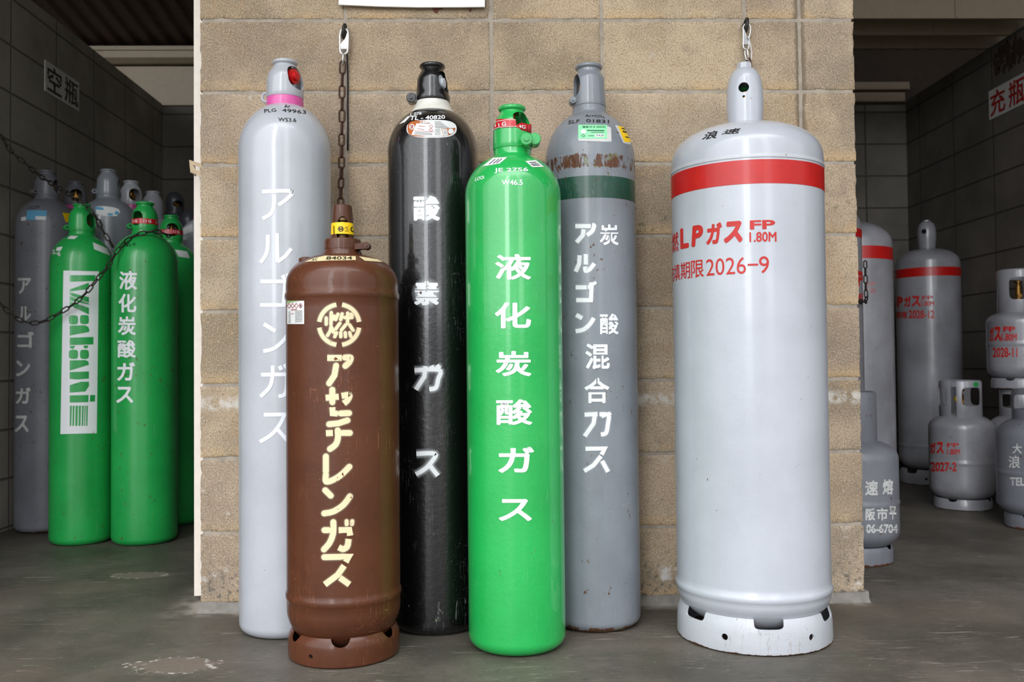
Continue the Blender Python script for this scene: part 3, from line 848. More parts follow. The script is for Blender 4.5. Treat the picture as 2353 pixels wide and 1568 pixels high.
# ---- 1 pale grey argon cylinder
s = A1 = Cyl('gas_cylinder', 656, 500, 2.335, 'tall pale grey cylinder with pink neck ring and white brushed lettering before the block wall', GF)
R = s.r(107.3)
s.body(R, s.zy(352), (s.r(40), s.zy(247)), mat=m_pale, extra=[(s.r(39), s.zy(225)), (.012, s.zy(222))])
neckring(s, [(250, 42.6), (240, 42.8), (229, 42.4), (226, 41)], m_pink)
collar_cap(s, [(228, 42.5), (226, 43.5), (212, 43.2), (200, 42.6), (185, 42), (174, 39), (165, 34), (158, 28.5), (152, 25.5), (149, 26)], (50, 185, .0295, .031), m_pale, rimrow=(146, 30))
valve(s, s.zy(226), s.zy(150), 50, m_redknob, s.zy(180), .019, ro=.018)
b = MB(); c = Vector(P(610.5, 224.5, s.Y-.01))
b.tube([c+Vector((.0085*math.cos(t), 0, .011*math.sin(t))) for t in np.linspace(0, 2*PI, 20, endpoint=False)], .0035, 8, closed=True)
b.obj('clamp_ear', m_pale, s.root, .6)
d = Decal()
for q in ([(148, 97), (305, 95), (285, 135), (238, 170)], [(215, 118), (213, 170), (198, 215), (152, 245)],
          [(180, 333), (178, 410), (165, 450), (140, 485)], [(230, 325), (232, 482)], [(232, 482), (275, 450), (308, 408)],
          [(140, 588), (272, 588)], [(276, 578), (265, 727)], [(138, 717), (262, 717)], [(260, 553), (272, 578)], [(285, 545), (297, 570)],
          [(158, 820), (222, 860)], [(155, 970), (205, 958), (245, 930), (280, 890), (305, 850)],
          [(143, 1098), (283, 1096)], [(285, 1088), (283, 1170), (268, 1208), (238, 1216)], [(207, 1048), (205, 1110), (190, 1165), (140, 1218)], [(243, 1050), (255, 1072)], [(270, 1040), (282, 1062)],
          [(158, 1317), (274, 1315)], [(274, 1308), (245, 1370), (200, 1425), (137, 1465)], [(222, 1385), (280, 1450), (290, 1460)]):
    d.stroke(q, 21, curve=len(q) > 3)
letters(s, d.shift(2.379, 540, 400), m_wbrush, 'painted_character', split=9)
d = Decal().text('Ar', box(653, 240.5, 667, 248.5), .012).text('PLG', [(607, 251.5), (634, 249.5), (635, 256.5), (608, 260)], .008).text('49963', [(648, 250), (703, 254), (703, 262.5), (648, 257)], .008).text('W53.6', [(639, 270.5), (680, 272), (681, 281), (639, 279)], .016)
letters(s, d, m_blet, 'stamped_lettering', step=(4, 4), split=5)

# ---- 2 black oxygen cylinder
s = A2 = Cyl('gas_cylinder', 996, 500, 2.345, 'tall black cylinder with white neck ring and white stencilled characters', GF)
R = s.r(104.2)
m_blackb = paint('black_enamel_body', (11, 11, 13), .30, rust=.14, scratch=.28, scol=(140, 140, 144), rcol=(150, 148, 146), dirt=.1, coat=.8, peel=.22, zrust=[(.035, .09, 1.08)])
s.body(R, s.zy(356), (s.r(44), s.zy(259)), mat=m_blackb, extra=[(s.r(38), s.zy(236)), (.012, s.zy(232))], p=2.1)
neckring(s, [(263, 50.0), (257, 46.5), (250, 42), (243, 39), (237, 37.5), (233, 36)], m_offwhite, .0012)
collar_cap(s, [(236, 39), (233, 40.5), (224, 40), (217, 37.5), (205, 37), (188, 36.5), (180, 34), (172, 30), (165, 26), (161, 24.5), (158, 25.5)], (66, 192, .0275, .027), m_blackp, rimrow=(154, 30))
valve(s, s.zy(235), s.zy(158), 68, m_lens, s.zy(194), .021, ro=.011)
lug(s, 945.5, 227.5, 11, m_blackp)
d = Decal(); ds = Decal()
for q in ([(165, 957), (292, 955), (288, 1005), (275, 1048), (242, 1056)], [(222, 935), (216, 990), (172, 1058)], [(252, 933), (262, 953)], [(280, 930), (296, 948)],
          [(175, 1393), (272, 1393), (250, 1440), (215, 1475), (172, 1500)], [(245, 1455), (287, 1507)]):
    d.stroke(q, 22, curve=len(q) > 3); ds.mist(q, 20, 17, curve=len(q) > 3, rnd=False)
d.shift(2.271, 880, 430); ds.shift(2.271, 880, 430)
for c, q, k in (('酸', box(950, 450, 1011, 508), [('x', .44, .05, 0, 1), ('y', .46, .04, .0, .42), ('y', .35, .04, .5, 1)]), ('素', box(952, 646, 1009, 702), [('x', .5, .04, 0, .45), ('y', .37, .05, 0, 1), ('y', .68, .04, 0, 1)])):
    d.text(c, q, .045, cuts=k); cx_ = (q[0][0]+q[1][0])/2; ds.mist([(cx_, q[0][1]+26), (cx_, q[2][1]-26)], 44, 14)
letters(s, ds, m_wspray, 'overspray', off=.0005, split=1); letters(s, d, m_wlet, 'painted_character', off=.0009, split=8)
d = Decal().text('L 078', [(944, 260), (968, 257.5), (969, 263.5), (943, 268)], .012).text('TL - 40820', [(944, 267), (1022, 265), (1023, 273.5), (941, 277)], .022)
letters(s, d, m_wlet, 'stamped_lettering', step=(4, 4), split=5)
def stadium(x0, y0, x1, y1, k=.30):
    cx = (x0+x1)/2; cy = (y0+y1)/2; a = (x1-x0)/2; b_ = (y1-y0)/2; out = []
    for t in np.linspace(0, 2*PI, 44, endpoint=False):
        ct, st = math.cos(t), math.sin(t); out.append((cx+a*math.copysign(abs(ct)**.62, ct), cy+b_*math.copysign(abs(st)**.8, st)-2.0*ct*ct*0))
    return out
lab = letters(s, Decal().poly(stadium(934.5, 276, 1049, 317)), m_paper, 'label_sticker', off=.0008, step=(5, 5))
letters(s, Decal().poly(stadium(937, 278, 990, 314)), m_lorange, 'brown_print', off=.0012, step=(5, 5), parent=lab)
letters(s, Decal().poly([(957.5, 284.5), (996, 286), (996, 314.3), (946, 310.5)]).ellipse(947, 292, 6, 6.5).poly([(995, 278.6), (1020, 278.4), (1046, 295), (995, 295)]).poly([(995, 294), (1015, 297), (1018, 313.3), (995, 314)]), m_paper, 'white_print', off=.0015, step=(5, 5), parent=lab, split=.3)
letters(s, Decal().poly([(1014, 297), (1046, 295), (1043, 304), (1036, 310), (1018, 313.5)]), m_lorange, 'brown_print', off=.0016, step=(5, 5), parent=lab)
letters(s, Decal().ellipse(1035.5, 302.5, 6.3, 6.2).poly([(1015.5, 298), (1027, 298), (1029, 312), (1018.5, 312.6)]), m_paper, 'white_print', off=.0019, step=(5, 5), parent=lab, split=.3)
d = Decal().text('圧縮酸素', [(965, 279.5), (989, 279.2), (989, 284.6), (965, 284.8)], .03)
letters(s, d, m_paper, 'printed_text', off=.0018, step=(5, 5), parent=lab)
d = Decal()
for cx, cy in ((990.5, 291.5), (990, 299.5)):
    for k in range(4):
        a = k*PI/2; d.stroke([(cx+4.4*math.cos(a), cy+3.8*math.sin(a)), (cx+4.4*math.cos(a+PI/2), cy+3.8*math.sin(a+PI/2))], .8)
d.stroke([(962, 290.5), (977, 292)], 1.0).stroke([(959, 296.5), (975, 299)], 1.0).stroke([(952, 302), (997, 303.5)], .8).text('医療', [(944, 287), (950, 287), (950, 297), (944, 297)], .02)
letters(s, d, m_redprint, 'printed_text', off=.0019, step=(5, 5), parent=lab)
d = Decal()
for k in range(6): d.stroke([(999, 281+k*2.6), (1013+k*3.2 if k < 5 else 1030, 281+k*2.6)], .7)
for k in range(5): d.stroke([(999, 298+k*3), (1011+k*.4, 298+k*3)], .7)
for k in range(4): d.stroke([(1018.5+k*.3, 301+k*2.6), (1026.5+k*.3, 301+k*2.6)], .8)
for k in range(2): d.stroke([(954-k*2, 305.5+k*3), (993, 307+k*3)], .9)
letters(s, d, plain('grey_print', (110, 110, 112), .5), 'printed_text', off=.0021, step=(5, 5), parent=lab)
letters(s, Decal().poly([(937, 268), (944, 266.5), (931, 281), (917.5, 286)]), m_paper, 'label_sticker', step=(3, 3))

# ---- 3 bright green carbon dioxide cylinder
s = A3 = Cyl('gas_cylinder', 1181, 700, 2.168, 'bright green cylinder with white characters, in front of the block wall', GF)
R = s.r(110.5)
m_green = paint('bright_green_enamel', (30, 176, 82), .34, rust=.12, scratch=.25, scol=(130, 205, 150), dirt=.06, coat=.9, peel=.16, zrust=[(s.zy(482), s.zy(464), 1.17)])
s.body(R, s.zy(454), (s.r(46.5), s.zy(363)), mat=m_green, extra=[(s.r(44), s.zy(360)), (s.r(42.8), s.zy(346)), (s.r(42), s.zy(340)), (.012, s.zy(338))], p=2.05, foot=.03)
collar_cap(s, [(346, 44), (344, 44.8), (330, 44.6), (310, 44.4), (296, 43.5), (285, 41.5), (276, 37.5), (268, 32), (262, 28.5), (258, 27), (256, 28)], (46, 287, .0285, .0245), m_green, rimrow=(251.5, 32))
valve(s, s.zy(345), s.zy(258), 60, None)
lug(s, 1209, 321, 14.5, m_green, .020, True, dy=-.036); lug(s, 1228, 323, 14, m_green, .036, False, dy=-.004)
tp = s.caprev.px(.0012)
tape = letters(s, Decal().poly([(1128, 277), (1145, 274.5), (1165, 273.5), (1184, 274.5), (1186.5, 292), (1165, 293), (1146, 294.5), (1128, 300)]), m_tape, 'seal_tape', tp, step=(4, 4))
letters(s, Decal().text('I I G', [(1138, 286), (1163, 280), (1164, 289), (1139, 292.5)], .02).stroke([(1134, 283), (1146, 279), (1165, 276), (1185, 276.5)], 1).stroke([(1134, 299), (1146, 293.5), (1165, 291), (1187, 291)], 1), m_paper, 'printed_text', s.caprev.px(.0018), step=(4, 4), parent=tape)
# the loose run of tape crosses the window on a smaller curve
q = MB(); qa = []
for k, (a, c, e) in enumerate(((1186.5, 288, 294), (1192, 284.5, 298), (1199, 282, 299.5), (1206, 284, 301), (1214, 285.5, 303.5), (1221, 286, 305.5))):
    yy = s.Y-s.caprev.rr(s.zy(290))*(.99, .955, .90, .80, .62, .36)[k]*1.0-.001
    qa.append((P(a, c, yy), P(a, e, yy)))
for k in range(5): q.add([qa[k][0], qa[k+1][0], qa[k+1][1], qa[k][1]], [(0, 1, 2, 3)])
o = q.obj('seal_tape', m_tape, s.root, 9); md = o.modifiers.new('thick', 'SOLIDIFY'); md.thickness = .0004
dt = Decal().text('4G', [(1193, 287), (1207, 288), (1207, 296.5), (1192, 293)], .02)
def tapemap(u, v):
    xs = [1186.5, 1192, 1199, 1206, 1214, 1221]; rr0 = float(s.caprev.rr(s.zy(290)))
    yy = s.Y-rr0*np.interp(u, xs, [.99, .955, .90, .80, .62, .36])-.0022
    return np.array([P(a, c, y) for a, c, y in zip(u, v, yy)])
dt.obj('printed_text', m_paper, o, tapemap, (3, 9))
d = Decal()
for c, q in (('液', box(1138, 584, 1220, 643)), ('化', box(1137, 695, 1220, 755)), ('炭', box(1139, 807, 1221, 865)), ('酸', box(1140, 918, 1223, 977)), ('ガ', box(1145, 1027, 1227, 1087)), ('ス', box(1146, 1147, 1222, 1198))):
    d.text(c, q, .026)
letters(s, d, m_wlet, 'painted_character', split=9)
d = Decal().text('JE 2756', [(1136, 387), (1213, 385.5), (1214, 396.5), (1136, 399)], .018).text('W46.5', box(1153, 413.5, 1201, 425.5), .018).text('LOOI', [(1094, 408), (1112, 403.5), (1113, 411), (1091, 417)], .02)
letters(s, d, m_wlet, 'stamped_lettering', step=(4, 4), split=5)
for q in ([(1109, 383), (1133, 363.5), (1166, 361.8), (1148, 376.5)], [(1207, 371), (1231, 368.5), (1250, 384), (1223, 384.5)]):
    st = letters(s, Decal().poly(q), m_paper, 'label_sticker', step=(3, 3)); q = np.array(q)
    dd = Decal()
    for k in (.3, .55, .75): dd.stroke([q[0]*(1-k)*.85+q[3]*k*.85+q[1]*.15*(1-k)+q[2]*.15*k, q[0]*(1-k)*.2+q[3]*k*.2+q[1]*.8*(1-k)+q[2]*.8*k], 1.6)
    letters(s, dd, m_dkgrey, 'printed_text', off=.0012, step=(3, 3), parent=st)

# ---- 4 mid grey mixed-gas cylinder
s = A4 = Cyl('gas_cylinder', 1357, 500, 2.345, 'tall grey rusted cylinder with dark green band and white stencilled characters', GF)
R = s.r(103.2)
m_grey4 = paint('grey_enamel_rust_band', (130, 136, 143), .38, rust=.5, scratch=.2, scol=(195, 195, 195), dirt=.08, coat=.25, zrust=[(s.zy(407), s.zy(374), .955), (s.zy(480), s.zy(410), 1.17)], foot=.035, streak=.25)
s.body(R, s.zy(378), (s.r(43), s.zy(268)), mat=m_grey4, p=2.12, extra=[(s.r(41), s.zy(262)), (s.r(39), s.zy(254)), (s.r(38), s.zy(248)), (.012, s.zy(246))])
collar_cap(s, [(248, 38.8), (246, 39.5), (236, 38.6), (215, 37.6), (188, 37), (182, 36), (175, 32), (171, 28.5), (166, 27), (161, 27)], (-70, 202, .025, .031), m_grey, rimrow=(156, 32.3))
valve(s, s.zy(246), s.zy(162), -70, m_bronze, s.zy(205), .014, ro=.004)
lug(s, 1316, 233, 8.5, m_grey, .030, True)
band(s, s.zy(472.5), s.zy(424.5), m_band)
d = Decal(); ds = Decal()
for q in ([(103, 98), (190, 98)], [(196, 92), (208, 97), (198, 125), (168, 150)], [(150, 116), (145, 150), (110, 190)],
          [(128, 262), (125, 310), (105, 355)], [(162, 255), (162, 315)], [(158, 325), (162, 350), (185, 340), (210, 308)],
          [(105, 443), (167, 443)], [(172, 441), (194, 441), (190, 527)], [(108, 515), (180, 515)], [(190, 415), (193, 430)], [(205, 413), (215, 428)],
          [(108, 598), (142, 617)], [(105, 690), (150, 680), (185, 650), (207, 615)],
          [(155, 1160), (228, 1156)], [(238, 1158), (288, 1163), (285, 1215), (275, 1262), (246, 1272)], [(215, 1150), (205, 1210), (155, 1282)], [(253, 1150), (266, 1175)], [(285, 1148), (298, 1165)],
          [(160, 1352), (268, 1350), (250, 1385)], [(247, 1393), (205, 1445), (153, 1477)], [(253, 1420), (287, 1482)]):
    d.stroke(q, 23, curve=len(q) > 3); ds.mist(q, 20, 11, curve=len(q) > 3, rnd=False)
d.shift(2.45, 1280, 480); ds.shift(2.45, 1280, 480)
for c, q, k in (('炭', box(1378, 516, 1421, 564), [('y', .36, .05, 0, 1), ('x', .56, .05, .4, 1)]), ('酸', box(1378, 721, 1421, 769), [('x', .45, .05, 0, 1), ('y', .36, .05, .5, 1)]),
                ('混', box(1345, 790, 1401, 849), [('y', .45, .04, .3, 1), ('x', .64, .04, .46, 1)]), ('合', box(1343, 868, 1400, 927), [('x', .5, .05, 0, .2), ('y', .55, .05, .15, .85)])):
    d.text(c, q, .026, cuts=k)
letters(s, ds, m_wspray, 'overspray', off=.0005, split=1); letters(s, d, m_wlet, 'painted_character', off=.0009, split=8)
d = Decal().text('Ar+CO₂', [(1345, 263.5), (1388, 265), (1389, 271.5), (1345, 270)], .014).text('SLF', [(1307, 277.5), (1332, 274.5), (1332, 281.5), (1305, 286)], .012).text('01831', [(1347, 274), (1399, 276), (1399.5, 283.5), (1347, 281)], .014)
letters(s, d, m_blet, 'stamped_lettering', step=(4, 4), split=5)
letters(s, Decal().poly([(1328, 318), (1396, 290), (1404, 294), (1405, 326), (1392, 326), (1330, 324)]), m_dull_let, 'label_sticker', off=.0006, step=(4, 4))
st = letters(s, Decal().poly(box(1329, 287.5, 1394.5, 319)), m_lgreen, 'label_sticker', off=.0010, step=(4, 4))
letters(s, Decal().ellipse(1340.5, 303, 6, 5).poly(box(1367, 308, 1388, 315.5)), m_paper, 'white_print', off=.0014, step=(4, 4), parent=st, split=.3)
d = Decal().text('混合ガス', box(1338, 290, 1368, 295), .02).text('19.4.24', box(1369, 309.5, 1386, 314), .02)
for k in range(2): d.stroke([(1370, 291+k*3), (1391, 291+k*3)], .8)
d.stroke([(1349, 300.5), (1388, 301)], 2.0).stroke([(1358, 305), (1388, 305.3)], .9).stroke([(1352, 312.5), (1365, 312.5)], 1.0)
for k in range(4):
    a = k*PI/2; d.stroke([(1340.5+4*math.cos(a), 312.5+3.5*math.sin(a)), (1340.5+4*math.cos(a+PI/2), 312.5+3.5*math.sin(a+PI/2))], .9)
letters(s, d, plain('dark_green_print', (30, 92, 70), .5), 'printed_text', off=.0018, step=(4, 4), parent=st)
st = letters(s, Decal().poly([(1419, 289), (1432, 292.5), (1452, 328), (1434, 326)]), m_yellow, 'label_sticker', off=.0008, step=(3, 3))
letters(s, Decal().stroke([(1427, 295), (1435, 298)], 2).stroke([(1430, 302), (1439, 305)], 3).stroke([(1436, 315), (1447, 317)], 2), m_black, 'printed_text', off=.0013, step=(3, 3), parent=st)
letters(s, Decal().poly([(1413, 288), (1419, 289), (1434, 326), (1452, 328), (1454, 334), (1432, 329)]), m_dull_let, 'label_sticker', off=.0006, step=(3, 3))

# ---- 5 brown acetylene cylinder
def foot_ring(s, prof, slots, holes, mat, wall=.004):
    inn = [(r_-wall, z) for r_, z in prof]
    o = MB().lathe(s.c, prof+list(reversed(inn)), 120, closed=True).obj('foot_ring', mat, s.root)
    cs = [cutter(s, a, zc, w, h, p, r0=.05, r1=.26) for (a, zc, w, h, p) in slots+holes]
    return cut(o, cs)
def footed(s, R, foot_top, zb, zs, neck, mat, p=2.0, weld=(), extra=(), wr=.0025, rb=None, pb=2.3):
    """body on a foot ring: bottom dome, shell, welds (rows), shoulder"""
    zsb = zb+.055 if rb is None else rb
    bt = dome(R, -zsb, R*.35, -zb, pb, 16); pr = [(0, zb)]+[(r_, -z) for r_, z in reversed(bt)]
    ws_ = sorted(weld)
    for k in range(1, 30):
        z = zsb+(zs-zsb)*k/30; pr.append((R, z))
    for zw in ws_:
        pr = [q for q in pr if not (abs(q[1]-zw) < .012 and q[0] >= R*.99)]
        pr += [(R, zw-.010), (R+wr*.5, zw-.0075), (R+wr, zw-.003), (R+wr, zw+.003), (R+wr*.5, zw+.0075), (R, zw+.010)]
    body_ = sorted([q for q in pr if q[0] >= R*.99 and q[1] > zsb+.0005], key=lambda q: q[1]); low_ = [q for q in pr if q[1] <= zsb+.0005]
    pr = low_+body_+dome(R, zs, neck[0], neck[1], p)+list(extra)
    s.prof = pr; o = MB().lathe(s.c, pr+[(0, pr[-1][1])], 120).obj('body', mat, s.root, .9)
    s.rev = Rev(s.X, s.Y, [q for q in pr if q[0] > 0 and q[1] > zsb+.001]); return o
s = A5 = Cyl('gas_cylinder', 788.5, 900, 2.133, 'short stout brown cylinder with yellow tape on its cap and cream stencilled characters', GF)
R = s.r(129.2)
m_brownb = paint('brown_enamel_body', (92, 51, 31), .40, rust=.25, scratch=.5, scol=(166, 106, 76), rcol=(66, 40, 30), dirt=.12, coat=.25, spec=.3, peel=.12, streak=.35, zrust=[(s.zy(1362), s.zy(1354), 1.04), (s.zy(687), s.zy(679), 1.06)])
footed(s, R, 0, .018, s.zy(664), (s.r(47), s.zy(588)), m_brownb, 2.5, pb=2.0, weld=[s.zy(683), s.zy(1358)], extra=[(s.r(46), s.zy(585)), (s.r(42.5), s.zy(579)), (s.r(41.5), s.zy(574)), (.01, s.zy(572))], rb=.110)
rb_ = s.r(126.5)
fp = [(rb_-.006, .0), (rb_-.001, .004), (rb_, .012), (rb_, .040), (rb_-.001, .050), (rb_-.005, .058), (rb_-.010, .064)]
foot_ring(s, fp, [(-4+60*k, .066, .021, .0195, 2.0) for k in range(6)], [(-35, .026, .0055, .0045, 2.5), (145, .026, .0055, .0045, 2.5)], m_brown)
# guard: clamped flange and a tapered top with arched windows
s.caprev = Rev(s.X, s.Y, s.rz([(576, 41.5), (551, 41.5), (549, 27), (473, 22)]))
prof = s.rz([(576, 41.5), (575, 42.5), (556, 42.5), (552, 41), (550.5, 37)]); inn = [(s.r(30), s.zy(550.5)), (s.r(30), s.zy(576))]
MB().lathe(s.c, prof+inn, 80, closed=True).obj('clamp_flange', m_brown, s.root, .5)
o = s.rz([(552, 27), (545, 26.4), (510, 24.8), (480, 22.8), (474, 21.8), (472.5, 20)]); ii = [(r_-.005, z) for r_, z in o[:-2]]
cp = MB().lathe(s.c, o+[(.0, o[-1][1]), (.0, ii[-1][1])]+list(reversed(ii)), 14, closed=True).obj('guard_cap', m_brown, s.root)
cut(cp, [cutter(s, 2, s.zy(533), .0145, .033, 2.2, both=True)], .45)
valve(s, s.zy(574), s.zy(502), 90, None, matb=m_bronze, rv=.014)
lug(s, 843, 566, 8.5, m_brown, .026, True, dy=-.02)
cr = Rev(s.X, s.Y, s.rz([(552, 27), (545, 26.4), (510, 24.8), (480, 22.8)]))
zt = s.zy(541); zz = s.zy(514.5); pr = [(float(cr.rr(z))+.0008, float(z)) for z in (zt, (zt+zz)/2, zz)]
tape = MB().lathe(s.c, pr, 14).obj('seal_tape', m_yellow, s.root, .6)
d = Decal().text('H', box(779.5, 523, 787, 530), .05)
for k in range(6):
    a = k*PI/3; d.stroke([(783+6.2*math.cos(a), 526.5+6*math.sin(a)), (783+6.2*math.cos(a+PI/3), 526.5+6*math.sin(a+PI/3))], 1.4)
    d.stroke([(811+6*math.cos(a), 527+6*math.sin(a)), (811+6*math.cos(a+PI/3), 527+6*math.sin(a+PI/3))], 2.2)
d.stroke([(792, 524.5), (799, 521.5)], 1.1).stroke([(792, 531), (801, 531)], 1.1).stroke([(795, 525.5), (800, 527.5)], 1).stroke([(768, 520), (768.5, 538)], 1.6)
letters(s, d, m_black, 'printed_text', cr.px(.0016), step=(3, 4), parent=tape)
d = Decal(); ds = Decal()
for q, rd in (([(330, 62), (420, 62)], 0), ([(440, 60), (474, 60), (466, 88), (442, 112)], 1), ([(385, 110), (375, 170), (342, 220)], 1),
          ([(362, 260), (362, 337)], 1), ([(320, 310), (402, 303)], 0), ([(418, 298), (466, 293), (455, 325), (432, 345)], 0), ([(362, 368), (364, 406), (395, 408)], 0), ([(413, 407), (465, 405)], 1),
          ([(342, 474), (400, 468), (455, 450)], 1), ([(322, 530), (365, 528)], 0), ([(424, 528), (470, 528)], 1), ([(395, 512), (396, 560), (382, 600), (347, 628)], 1),
          ([(322, 674), (322, 766)], 1), ([(322, 788), (324, 830), (370, 818), (420, 785), (467, 738)], 1),
          ([(318, 884), (352, 918)], 1), ([(312, 1028), (370, 1015), (430, 975), (470, 922)], 1),
          ([(313, 1132), (338, 1132)], 1), ([(368, 1082), (367, 1150), (345, 1210), (310, 1252)], 1), ([(400, 1132), (466, 1130), (472, 1166)], 0), ([(462, 1186), (455, 1230), (430, 1250), (400, 1238)], 0),
          ([(450, 1076), (450, 1096)], 1), ([(485, 1076), (483, 1094)], 1),
          ([(312, 1300), (412, 1298)], 1), ([(416, 1296), (464, 1296), (444, 1330)], 0), ([(435, 1352), (395, 1410), (315, 1470)], 0), ([(408, 1427), (468, 1470)], 0)):
    w_ = 24 if q[0] in ((450, 1076), (485, 1076)) else 36
    d.stroke(q, w_, bool(rd), curve=len(q) > 3); ds.mist(q, w_-4, 11, curve=len(q) > 3, rnd=bool(rd))
d.shift(2.703, 630, 800); ds.shift(2.703, 630, 800)
e = Decal(); es = Decal()
for a0 in (0, 90, 180, 270):
    q = [(586+180*math.cos(math.radians(a)), 1163-182*math.sin(math.radians(a))) for a in np.linspace(a0+8, a0+82, 14)]
    e.stroke(q, 36); es.mist(q, 34, 15, rnd=False)
for q in ([(515, 1055), (512, 1158)], [(470, 1102), (470, 1158)], [(540, 1085), (532, 1112)], [(513, 1182), (505, 1220), (482, 1258)], [(522, 1195), (536, 1230)],
          [(575, 1068), (555, 1116)], [(612, 1065), (600, 1116)], [(592, 1150), (556, 1200)], [(662, 1058), (660, 1150)], [(634, 1098), (700, 1098)], [(692, 1068), (702, 1080)], [(642, 1165), (606, 1210)], [(680, 1165), (710, 1212)],
          [(562, 1235), (546, 1270)], [(600, 1235), (600, 1270)], [(640, 1235), (642, 1270)], [(680, 1235), (690, 1268)]):
    e.stroke(q, 30, True); es.mist(q, 26, 12)
e.shift(3.919, 630, 450); es.shift(3.919, 630, 450)
ds.add(es.v, es.f, es.h); d.add(e.v, e.f)
letters(s, ds, m_cspray, 'overspray', off=.0005, split=1); letters(s, d, m_cream_let, 'painted_character', off=.0009, split=4)
st = letters(s, Decal().poly(box(660.5, 691.5, 699.5, 745)), m_paper, 'label_sticker', off=.0008, step=(2.5, 20))
d = Decal()
for cx in (665.5, 673.5, 682, 691.5):
    for k in range(4):
        a = k*PI/2; d.stroke([(cx+4*math.cos(a), 703+6*math.sin(a)), (cx+4*math.cos(a+PI/2), 703+6*math.sin(a+PI/2))], .9)
d.stroke([(670, 713), (683, 711.5)], 1.5).stroke([(670, 722), (676, 721)], 1.2)
letters(s, d, m_redprint, 'printed_text', off=.0014, step=(2.5, 8), parent=st)
d = Decal()
for k in range(10): d.stroke([(664, 717+k*2.7), (669, 717+k*2.7)], .8).stroke([(679, 715+k*2.8), (696, 714+k*2.8)], .8)
d.ellipse(691.5, 703, 1.6, 3)
letters(s, d, plain('dark_grey_print', (92, 92, 94), .5), 'printed_text', off=.0014, step=(2.5, 8), parent=st)
letters(s, Decal().poly([(661, 697), (661, 691.7), (690, 691.7), (670, 695)]), plain('pale_green_print', (150, 190, 110), .5), 'green_print', off=.0013, step=(3, 8), parent=st)
sp = s.rev.px(.0008)
st = letters(s, Decal().poly([(747, 588.5), (817, 589.5), (817.5, 598.5), (760, 599.5), (700, 602.5), (722, 594)]), m_creaml, 'label_sticker', sp, step=(4, 3))
letters(s, Decal().text('84034', [(751, 590.5), (809, 590.5), (809, 597.5), (749, 598)], .012).text('AC', [(718, 596), (731, 593.5), (730, 599), (716, 601)], .01), m_black, 'stamped_lettering', s.rev.px(.0014), step=(4, 3), parent=st)
letters(s, Decal().poly([(824, 590), (833, 591), (868, 597), (880, 603), (838, 600)]), m_creaml, 'label_sticker', sp, step=(3, 3))
c = Vector(P(705, 601, s.Y-.03)); MB().tube([c+Vector((0, 0, -.02)), c+Vector((0, 0, .006)), c+Vector((.0, 0, .009))], [.019, .018, .014], 24).obj('safety_plug', m_brown, s.root, .6)

# ---- 6 big light grey gas tank
def lp_cap(s, rows, hole, mat, plug, wall=.005, win2=True):
    out = s.rz(rows); inn = [(max(r_-wall, .004), z) for r_, z in out]; inn[-1] = (inn[-1][0], out[-1][1]-wall)
    o = MB().lathe(s.c, out+[(0, out[-1][1]), (0, inn[-1][1])]+list(reversed(inn)), 72, closed=True).obj('guard_cap', mat, s.root)
    if hole:
        cs = [cutter(s, h[0], s.zy(h[1]), h[2], h[2], 2.0, r0=.01, r1=.1) for h in hole]; cut(o, cs)
    else: fixn(o)
    z0 = out[-1][1]-.004; z1 = s.zy(plug[0]); MB().lathe(s.c, [(0, z0), (s.r(plug[1])+.001, z0), (s.r(plug[1]), z1-.002), (s.r(plug[1])-.001, z1), (0, z1)], 8).obj('cap_plug', mat, s.root)
    s.caprev = Rev(s.X, s.Y, out); return o
s = A6 = Cyl('gas_cylinder', 1721, 800, 2.223, 'large light grey gas tank with red band and lettering, rightmost before the block wall', GF)
R = s.r(177.6)
footed(s, R, 0, .022, s.zy(383), (s.r(44), s.zy(293)), m_lp, 2.45, weld=[s.zy(1338)], rb=.112, pb=1.85, extra=[(s.r(40), s.zy(291)), (.01, s.zy(290))], wr=.0032)
zb_ = s.zy(397); MB().lathe(s.c, [(R-.002, zb_-.003), (R+.0016, zb_-.002), (R+.0018, zb_+.002), (R-.002, zb_+.012)], 120).obj('weld_seam', m_lpfoot, s.root, .9)
band(s, s.zy(455), s.zy(404), m_red)
rb_ = s.r(178.5)
fp = [(rb_-.006, 0), (rb_-.001, .003), (rb_, .010), (rb_-.001, .045), (rb_-.003, .062), (rb_-.007, .074), (rb_-.0095, .080)]
foot_ring(s, fp, [(11+60*k, .077, .033, .018, 5.0) for k in range(6)], [(-20.5, .036, .0075, .0075, 2.0), (44, .036, .0075, .0075, 2.0)], m_lpfoot)
lp_cap(s, [(292, 40), (291, 40.2), (281, 40.6), (270, 41.8), (255, 43), (235, 43.2), (220, 42.9), (205, 42), (191, 39.8), (181, 37.2), (173, 33.8), (166, 28.8), (161, 22.5), (158, 17)], [(-3, 212, .0125), (-3, 233, .0032)], m_lp, (146, 17.5))
valve(s, s.zy(290), s.zy(214), 90, None, rv=.012)
MB().lathe(s.c, [(0, s.zy(213)), (.021, s.zy(213)), (.024, s.zy(210)), (.021, s.zy(205)), (0, s.zy(204))], 24).obj('valve_knob', m_greenk, s.root, .6)
am = s.rev.ang(.0007)
def zof(px, py):   # height on the tank seen at this pixel
    return float(s.rev.px(0)(np.array([px]), np.array([py]))[0, 2])
def aof(px, py):
    q = s.rev.px(0)(np.array([px]), np.array([py]))[0]; v_ = np.array([q[0]-s.X, q[1]-s.Y])
    return math.degrees(math.atan2(v_@s.rev.rt, v_@s.rev.tc))
z1a, z1b = zof(1660, 514), zof(1660, 560); z2a, z2b = zof(1640, 594), zof(1640, 632)
d = Decal(); hh = .5
def T(txt, a0, a1, zt_, zb2, off=.0, sh=0.0): d.text(txt, [(a0, zt_), (a1, zt_), (a1, zb2), (a0, zb2)], off, sh)
